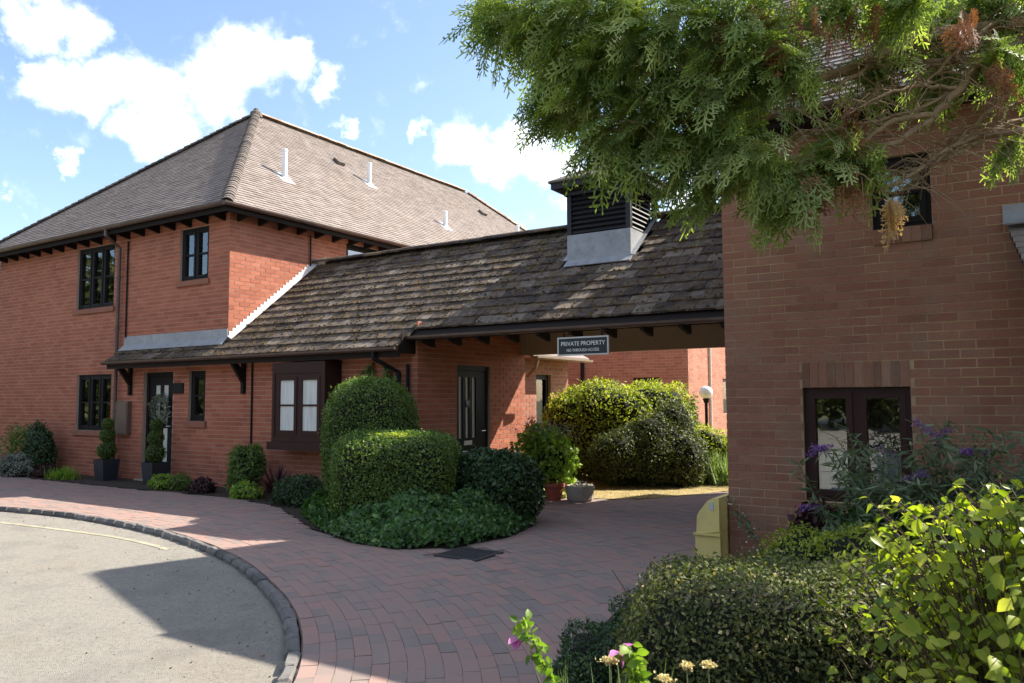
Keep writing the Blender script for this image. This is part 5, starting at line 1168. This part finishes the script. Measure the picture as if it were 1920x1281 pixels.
# flower stems in the near foreground
ml = empty('mallow', (-.98, 1.72, 0), label='leaning mallow stem with pale green buds at the bottom of the frame', cat='flower')
def mallow(root, base, tip, flowers):
    base, tip = Vector(base), Vector(tip); mid = base.lerp(tip, .55) + Vector((0, 0, .10)); pts_ = [base, base.lerp(mid, .5), mid, mid.lerp(tip, .5), tip]
    MB().tube(pts_, [.006, .005, .004, .0035, .002], 6, False).build('stem', MT['stem'], root)
    P, N = [], []
    for k in range(26):
        t = (.42 + .58*k/25)*4; j = min(int(t), 3); q = pts_[j].lerp(pts_[j+1], t-j)
        for _ in range(4): P.append(tuple(q + Vector((random.gauss(0, .012), random.gauss(0, .012), random.gauss(0, .008))))); N.append((random.gauss(0, 1), random.gauss(0, 1), .6))
    obj('buds', broad_leaf(np.array(P), np.array(N), .030, MT['lime'], 'buds', 0), root)
    for f in flowers:
        q = Vector(f); P = np.array([tuple(q)]*6); a = np.arange(6)*1.047
        obj('flower', broad_leaf(P, np.stack([np.cos(a)*.5, np.sin(a)*.5, np.ones(6)], 1), .034, MT['pink'], 'flower', -.3), root)
mallow(ml, (-.86, 1.75, .30), (-1.19, 1.92, .875), [(-1.20, 1.90, .83)])
ml2 = empty('mallow', (-.75, 1.85, 0), label='mallow stem with one pink flower beside the cream yarrow heads', cat='flower')
mallow(ml2, (-.80, 1.95, .35), (-.90, 1.98, .83), [(-.925, 1.97, .82)])
yr = empty('yarrow', (-.78, 1.9, 0), label='cream yarrow flower heads at the bottom of the frame', cat='flower')
for (x, y, z, s) in ((-.955, 1.98, .79, .02), (-.88, 1.93, .735, .034), (-.915, 1.95, .71, .03), (-.85, 1.93, .70, .03), (-.74, 1.98, .815, .015), (-.69, 2.0, .82, .014), (-.80, 1.98, .77, .016), (-.77, 1.93, .72, .015)):
    P = np.stack([RNG.normal(x, s*.5, 160), RNG.normal(y, s*.5, 160), z + RNG.normal(0, s*.18, 160)], 1); obj('flower_head', leaf_mesh('flower_head', P, np.tile([0, -.2, 1.0], (160, 1)), .008, MT['cream'], .9, .9), yr)
    MB().tube([(x+.03, y-.02, .2), (x+.01, y-.01, z*.7), (x, y, z)], [.003, .0025, .0018], 5, False).build('stem', MT['stem'], yr)
lv = empty('lavender_tuft', (-.98, 1.95, 0), label='grey-green narrow leaves between the mallow and the yarrow', cat='plant')
blades('leaves', lv, np.stack([RNG.normal(-.98, .07, 160), RNG.normal(1.93, .05, 160), np.full(160, .35)], 1), .42, .009, MT['spiky'], .35, .2)

# ================================================================== OVERHANGING CYPRESS
tree = empty('cypress_tree', (2.3, 6.0, 0), label='large cypress whose branches hang over the archway from the upper right', cat='tree')
CL = [(-2.63,3.95,3.82,0.25),(-2.36,4.01,3.74,0.34),(-2.01,4.12,3.72,0.42),(-2.10,4.09,3.35,0.37),(-2.31,4.09,3.20,0.23),(-1.69,4.22,3.52,0.44),(-1.78,4.20,3.11,0.36),(-2.00,4.07,2.94,0.20),(-1.41,4.31,3.16,0.40),(-1.34,4.32,3.56,0.43),(-1.54,4.26,2.84,0.26),(-1.78,4.09,2.80,0.11),(-1.21,4.35,2.80,0.31),(-1.02,4.49,2.62,0.25),(-1.42,4.23,2.61,0.13),(-1.04,4.42,3.30,0.36),(-0.82,4.60,2.80,0.25),(-1.10,4.45,2.51,0.12),(-0.42,4.78,3.66,0.24),(-0.80,4.72,2.98,0.10),(0.02,5.32,3.47,0.19),(0.04,5.50,2.94,0.13),(-0.62,4.67,2.74,0.08),(-0.82,4.80,3.78,0.22),(-2.61,4.04,4.34,0.41),(-1.95,4.22,4.32,0.59),(-1.24,4.57,4.26,0.64),(-0.56,5.00,4.29,0.64),(-0.30,5.65,3.78,.26),(-0.55,5.40,3.92,.30),(-0.62,5.15,3.45,.22),(0.0,5.75,3.95,.24),(-0.1,5.9,4.15,.34),(0.15,6.1,3.95,.32),(-0.35,5.75,3.5,.22),(0.05,6.0,3.55,.22)]
LIMBS = [
 ([(2.3,6.0,3.4),(1.03,6.42,4.10),(0.15,5.84,3.88),(-0.30,5.33,3.71),(-0.62,5.02,3.52),(-0.98,4.69,3.32),(-1.28,4.40,3.16),(-1.69,4.20,3.08),(-1.97,4.08,3.05)],0.05),
 ([(2.3,6.0,3.1),(1.01,6.33,3.85),(0.15,5.85,3.76),(-0.06,5.61,3.60),(-0.57,5.11,3.50),(-0.96,4.70,3.35),(-1.22,4.42,3.38),(-1.64,4.26,3.48),(-2.25,4.09,3.64)],0.035),
 ([(2.3,6.0,2.8),(1.00,6.25,3.60),(0.03,5.55,3.59),(-0.19,5.20,3.30),(-0.35,4.99,3.08),(-0.58,4.75,2.88),(-0.81,4.61,2.81),(-1.12,4.42,2.71)],0.035),
 ([(2.3,6.0,2.6),(0.99,6.16,3.32),(0.12,5.64,3.18),(-0.21,5.22,2.93),(-0.47,4.95,2.78),(-0.71,4.68,2.72)],0.028),
 ([(-0.34,5.00,3.11),(-0.55,4.81,3.04),(-0.70,4.67,2.87),(-0.96,4.51,2.77),(-1.14,4.41,2.62)],0.02),
 ([(0.11,5.53,3.09),(-0.21,5.21,2.98),(-0.51,4.81,2.69),(-0.63,4.68,2.63)],0.02),
 ([(0.04,5.65,3.87),(-0.24,5.26,3.52),(-0.34,5.10,3.35),(-0.47,4.90,3.28)],0.014),
 ([(2.3,6.0,3.9),(1.04,6.40,4.50),(-0.17,5.49,4.17),(-0.97,4.75,4.06),(-1.78,4.24,4.01),(-2.46,3.99,3.93)],0.05),
 ([(-0.17,5.21,3.32),(-0.48,4.91,3.11),(-0.80,4.60,3.00),(-0.98,4.48,2.98)],0.014),
 ([(-0.62,5.02,3.52),(-0.81,4.69,3.25),(-0.99,4.46,3.16),(-1.15,4.37,3.04)],0.014),
 ([(-0.47,4.95,2.76),(-0.68,4.69,2.82),(-0.88,4.51,2.68),(-0.97,4.53,2.53)],0.01),
 ([(0.07,5.60,3.36),(-0.13,5.37,3.13),(-0.31,5.04,2.85),(-0.46,4.84,2.64)],0.01)]
DEAD = [(-1.15,4.37,3.69,0.09,0.27),(-0.95,4.45,3.60,0.10,0.30),(-0.81,4.54,3.54,0.09,0.33),(-0.68,4.55,3.00,0.07,0.35),(-0.62,4.66,3.63,0.09,0.18),(-0.00,5.19,3.37,0.06,0.21),(-0.15,5.08,3.65,0.11,0.21),(-0.75,4.54,2.68,0.12,0.12),(-1.07,4.33,3.40,0.09,0.15),(-1.36,4.19,3.55,0.07,0.12)]
m = MB(); m.tube([(2.3, 6.0, -.1), (2.32, 6.0, 1.5), (2.3, 6.02, 3.5), (2.3, 6.0, 6.0), (2.3, 6.0, 8.5)], [.26, .21, .17, .11, .03], 12); m.build('trunk', MT['bark'], tree)
g = random.Random(21); limb_pts = []
for b_ in ((0.15,5.84,3.88),(-0.06,5.61,3.60),(0.03,5.55,3.59),(-0.30,5.33,3.71),(0.12,5.64,3.18),(-0.19,5.20,3.30),(0.15,5.85,3.76),(-0.57,5.11,3.50),(0.3,5.9,3.7),(0.3,5.9,3.4)):
    q0_ = Vector(b_); L_ = g.uniform(.6, 1.1); d_ = Vector((-.62+g.gauss(0, .12), -.62+g.gauss(0, .12), -.30+g.gauss(0, .25)))
    LIMBS.append(([tuple(q0_), tuple(q0_ + d_*L_*.4 + Vector((0, 0, .04))), tuple(q0_ + d_*L_*.75), tuple(q0_ + d_*L_ + Vector((0, 0, -.08)))], g.uniform(.008, .016)))
for pts_, w in LIMBS:
    c = catmull(pts_, 6); n = len(c); c = c + RNG.normal(0, .006, c.shape)
    rr = [w*(1-.78*i/(n-1)) for i in range(n)]
    limb = MB().tube([tuple(q) for q in c], rr, 8).build('branch', MT['bark'], tree, smooth=True)
    limb_pts.append(c)
    tw = MB()
    for i in range(3, n, 2):                       # bare twigs that arch away and hang
        for _ in range(3):
            a = g.uniform(0, 6.28); L = g.uniform(.12, .42); p = Vector(c[i]); d = Vector((math.cos(a), math.sin(a)*.8, g.uniform(-.5, .5))).normalized()
            q = [p, p + d*L*.4 + Vector((0, 0, .02)), p + d*L*.75 - Vector((0, 0, L*.12)), p + d*L - Vector((0, 0, L*.38))]
            tw.tube(q, [.0045, .0035, .0025, .0012], 4, False)
    tw.build('twigs', MT['bark'], limb, kind='stuff')
LP = np.concatenate(limb_pts)
# one flat spray: a rib with alternate side shoots, each carrying scale-leaf shoots
def spray_template(n_side=13, seed=0):
    g = np.random.default_rng(seed); S = []                     # segments: x0,y0,x1,y1,width
    S.append((0, 0, .55, .0, .022)); S.append((.55, 0, 1.0, .0, .018))
    for i in range(n_side):
        t = .10 + .88*i/(n_side-1); sgn = 1 if i % 2 else -1; L = .46*(1-t)**.75 + .10; L *= g.uniform(.6, 1.2); a = math.radians(g.uniform(32, 56)); dx, dy = math.cos(a), math.sin(a)*sgn
        x1, y1 = t + dx*L, dy*L; S.append((t, g.normal(0, .01), x1, y1, .034))
        k = max(2, int(L/.075))
        for j in range(k):
            f = (j+.6)/k; s2 = 1 if j % 2 else -1; l2 = (.16*(1-f)+.06)*g.uniform(.75, 1.2); a2 = math.atan2(dy, dx) + s2*math.radians(g.uniform(30, 48))
            bx, by = t + dx*L*f, dy*L*f; S.append((bx, by, bx + math.cos(a2)*l2, by + math.sin(a2)*l2, g.uniform(.036, .056)))
    return np.array(S)
def sprays(name, parent, P, D, size, mat, tone=None, templates=None, hang=.5, rng=RNG):
    """place sprays at P pointing along D, blades drooping"""
    k = len(P); D = unit(D); up = rng.normal(0, .75, (k, 3)) + np.array([0, 0, 1.0]); Bv = unit(np.cross(up, D)); Nv = np.cross(D, Bv)
    L = size*rng.uniform(.55, 1.3, k); Vs, Fs, Ts = [], [], []; base = 0; which = rng.integers(0, len(templates), k)
    for ti, S in enumerate(templates):
        idx = np.nonzero(which == ti)[0]
        if not len(idx): continue
        d = S[:, 2:4]-S[:, 0:2]; nn = unit(np.stack([-d[:, 1], d[:, 0]], 1))*S[:, 4:5]*.5
        Q = np.stack([S[:, 0:2]-nn*.9, S[:, 0:2]+nn*.9, S[:, 2:4]+nn*.45, S[:, 2:4]-nn*.45], 1)      # (s,4,2)
        x, y = Q[..., 0], Q[..., 1]; bend = -hang*(x**2)*.35 - .25*np.abs(y)**1.5
        W = P[idx][:, None, None, :] + L[idx][:, None, None, None]*(D[idx][:, None, None, :]*x[None, ..., None] + Bv[idx][:, None, None, :]*y[None, ..., None] + Nv[idx][:, None, None, :]*bend[None, ..., None])
        W = W.copy(); W[..., 2] -= (hang*L[idx][:, None, None]*(x[None]**2)*.45)
        n = len(idx)*len(S); Vs.append(W.reshape(-1, 3)); Fs.append(np.arange(n*4).reshape(-1, 4) + base); base += n*4
        tt = rng.normal(0, .24, len(idx)); Ts.append((tt[:, None] + rng.normal(0, .10, (len(idx), len(S)))).ravel())
    return obj(name, np_mesh(name, np.concatenate(Vs), np.concatenate(Fs), np.concatenate(Ts) + (tone or 0), mat), parent)
TEMP = [spray_template(9 + i % 6, i) for i in range(16)]
PS, DS = [], []
for (x, y, z, r) in CL:
    r = max(.06, r*.80 - .03); z += .05
    k = int(2000*r*r*(1 if z < 4.1 else .30)) + 9
    q = unit(RNG.normal(0, 1, (k, 3)))*(RNG.random((k, 1))**.45)*np.array([r, r*1.25, r])
    c = np.array([x, y, z]); p = c + q
    j = np.argmin(np.linalg.norm(LP[None] - p[:, None], axis=2), axis=1)
    d = unit(q/r + .5*unit(p - LP[j]) + np.array([-.45, -.30, -.35]) + RNG.normal(0, .35, (k, 3)))
    PS.append(p - d*.10); DS.append(d)
PS, DS = np.concatenate(PS), np.concatenate(DS)
sprays('foliage', tree, PS, DS, .22, MT['cypress'], templates=TEMP, hang=.5)
PD_, DD_ = [], []
for (x, y, z, w, h) in DEAD:
    k = int(4 + 70*w); q = RNG.normal(0, 1, (k, 3))*np.array([w*.5, w*.5, h*.25]) + np.array([x, y, z+h*.15]); PD_.append(q); DD_.append(np.tile([0.05, 0.0, -1.0], (k, 1)) + RNG.normal(0, .22, (k, 3)))
sprays('dead_foliage', tree, np.concatenate(PD_), np.concatenate(DD_), .17, MT['dead'], templates=TEMP, hang=.1)
sprays('dead_foliage', tree, np.array([(-.515, 4.60, 2.56)]*9) + RNG.normal(0, .008, (9, 3)), np.tile([.12, 0, -1.0], (9, 1)) + RNG.normal(0, .12, (9, 3)), .20, MT['straw'], templates=TEMP, hang=.1)
m = MB()
for _ in range(150):
    i = RNG.integers(0, len(PS)); p = PS[i] + DS[i]*.18 + RNG.normal(0, .03, 3)
    if p[2] > 4 or p[0] > -1: continue
    for _ in range(3):
        c = p + RNG.normal(0, .012, 3); s = RNG.uniform(.005, .008); m.add([(c[0], c[1], c[2]-s), (c[0]+s, c[1], c[2]), (c[0], c[1]+s, c[2]), (c[0]-s, c[1], c[2]), (c[0], c[1]-s, c[2]), (c[0], c[1], c[2]+s)], [(0,2,1),(0,3,2),(0,4,3),(0,1,4),(5,1,2),(5,2,3),(5,3,4),(5,4,1)])
m.build('cones', MT['cone'], tree, kind='stuff')

# ================================================================== BEHIND THE CAMERA (seen only in the window panes)
V_, N_3 = [], []
for i in range(26):
    a = math.radians(-175 + i*6.6); R0 = 30 + 5*math.sin(i*2.1); l = Lump((math.cos(a)*R0 - 6, math.sin(a)*R0, 3.6), (3.2, 3.2, 4.2+1.2*math.sin(i*1.7)), 2.0, 0, .14, 100+i, 5); P, N = l.sample(4500, .1, .8, 1.05); V_.append(P); N_3.append(N)
obj('woodland', leaf_mesh('woodland', np.concatenate(V_), np.concatenate(N_3), 0.42, MT['yew'], .8, .8), None, label='belt of trees across the road, behind the viewer', cat='woodland', kind='stuff')
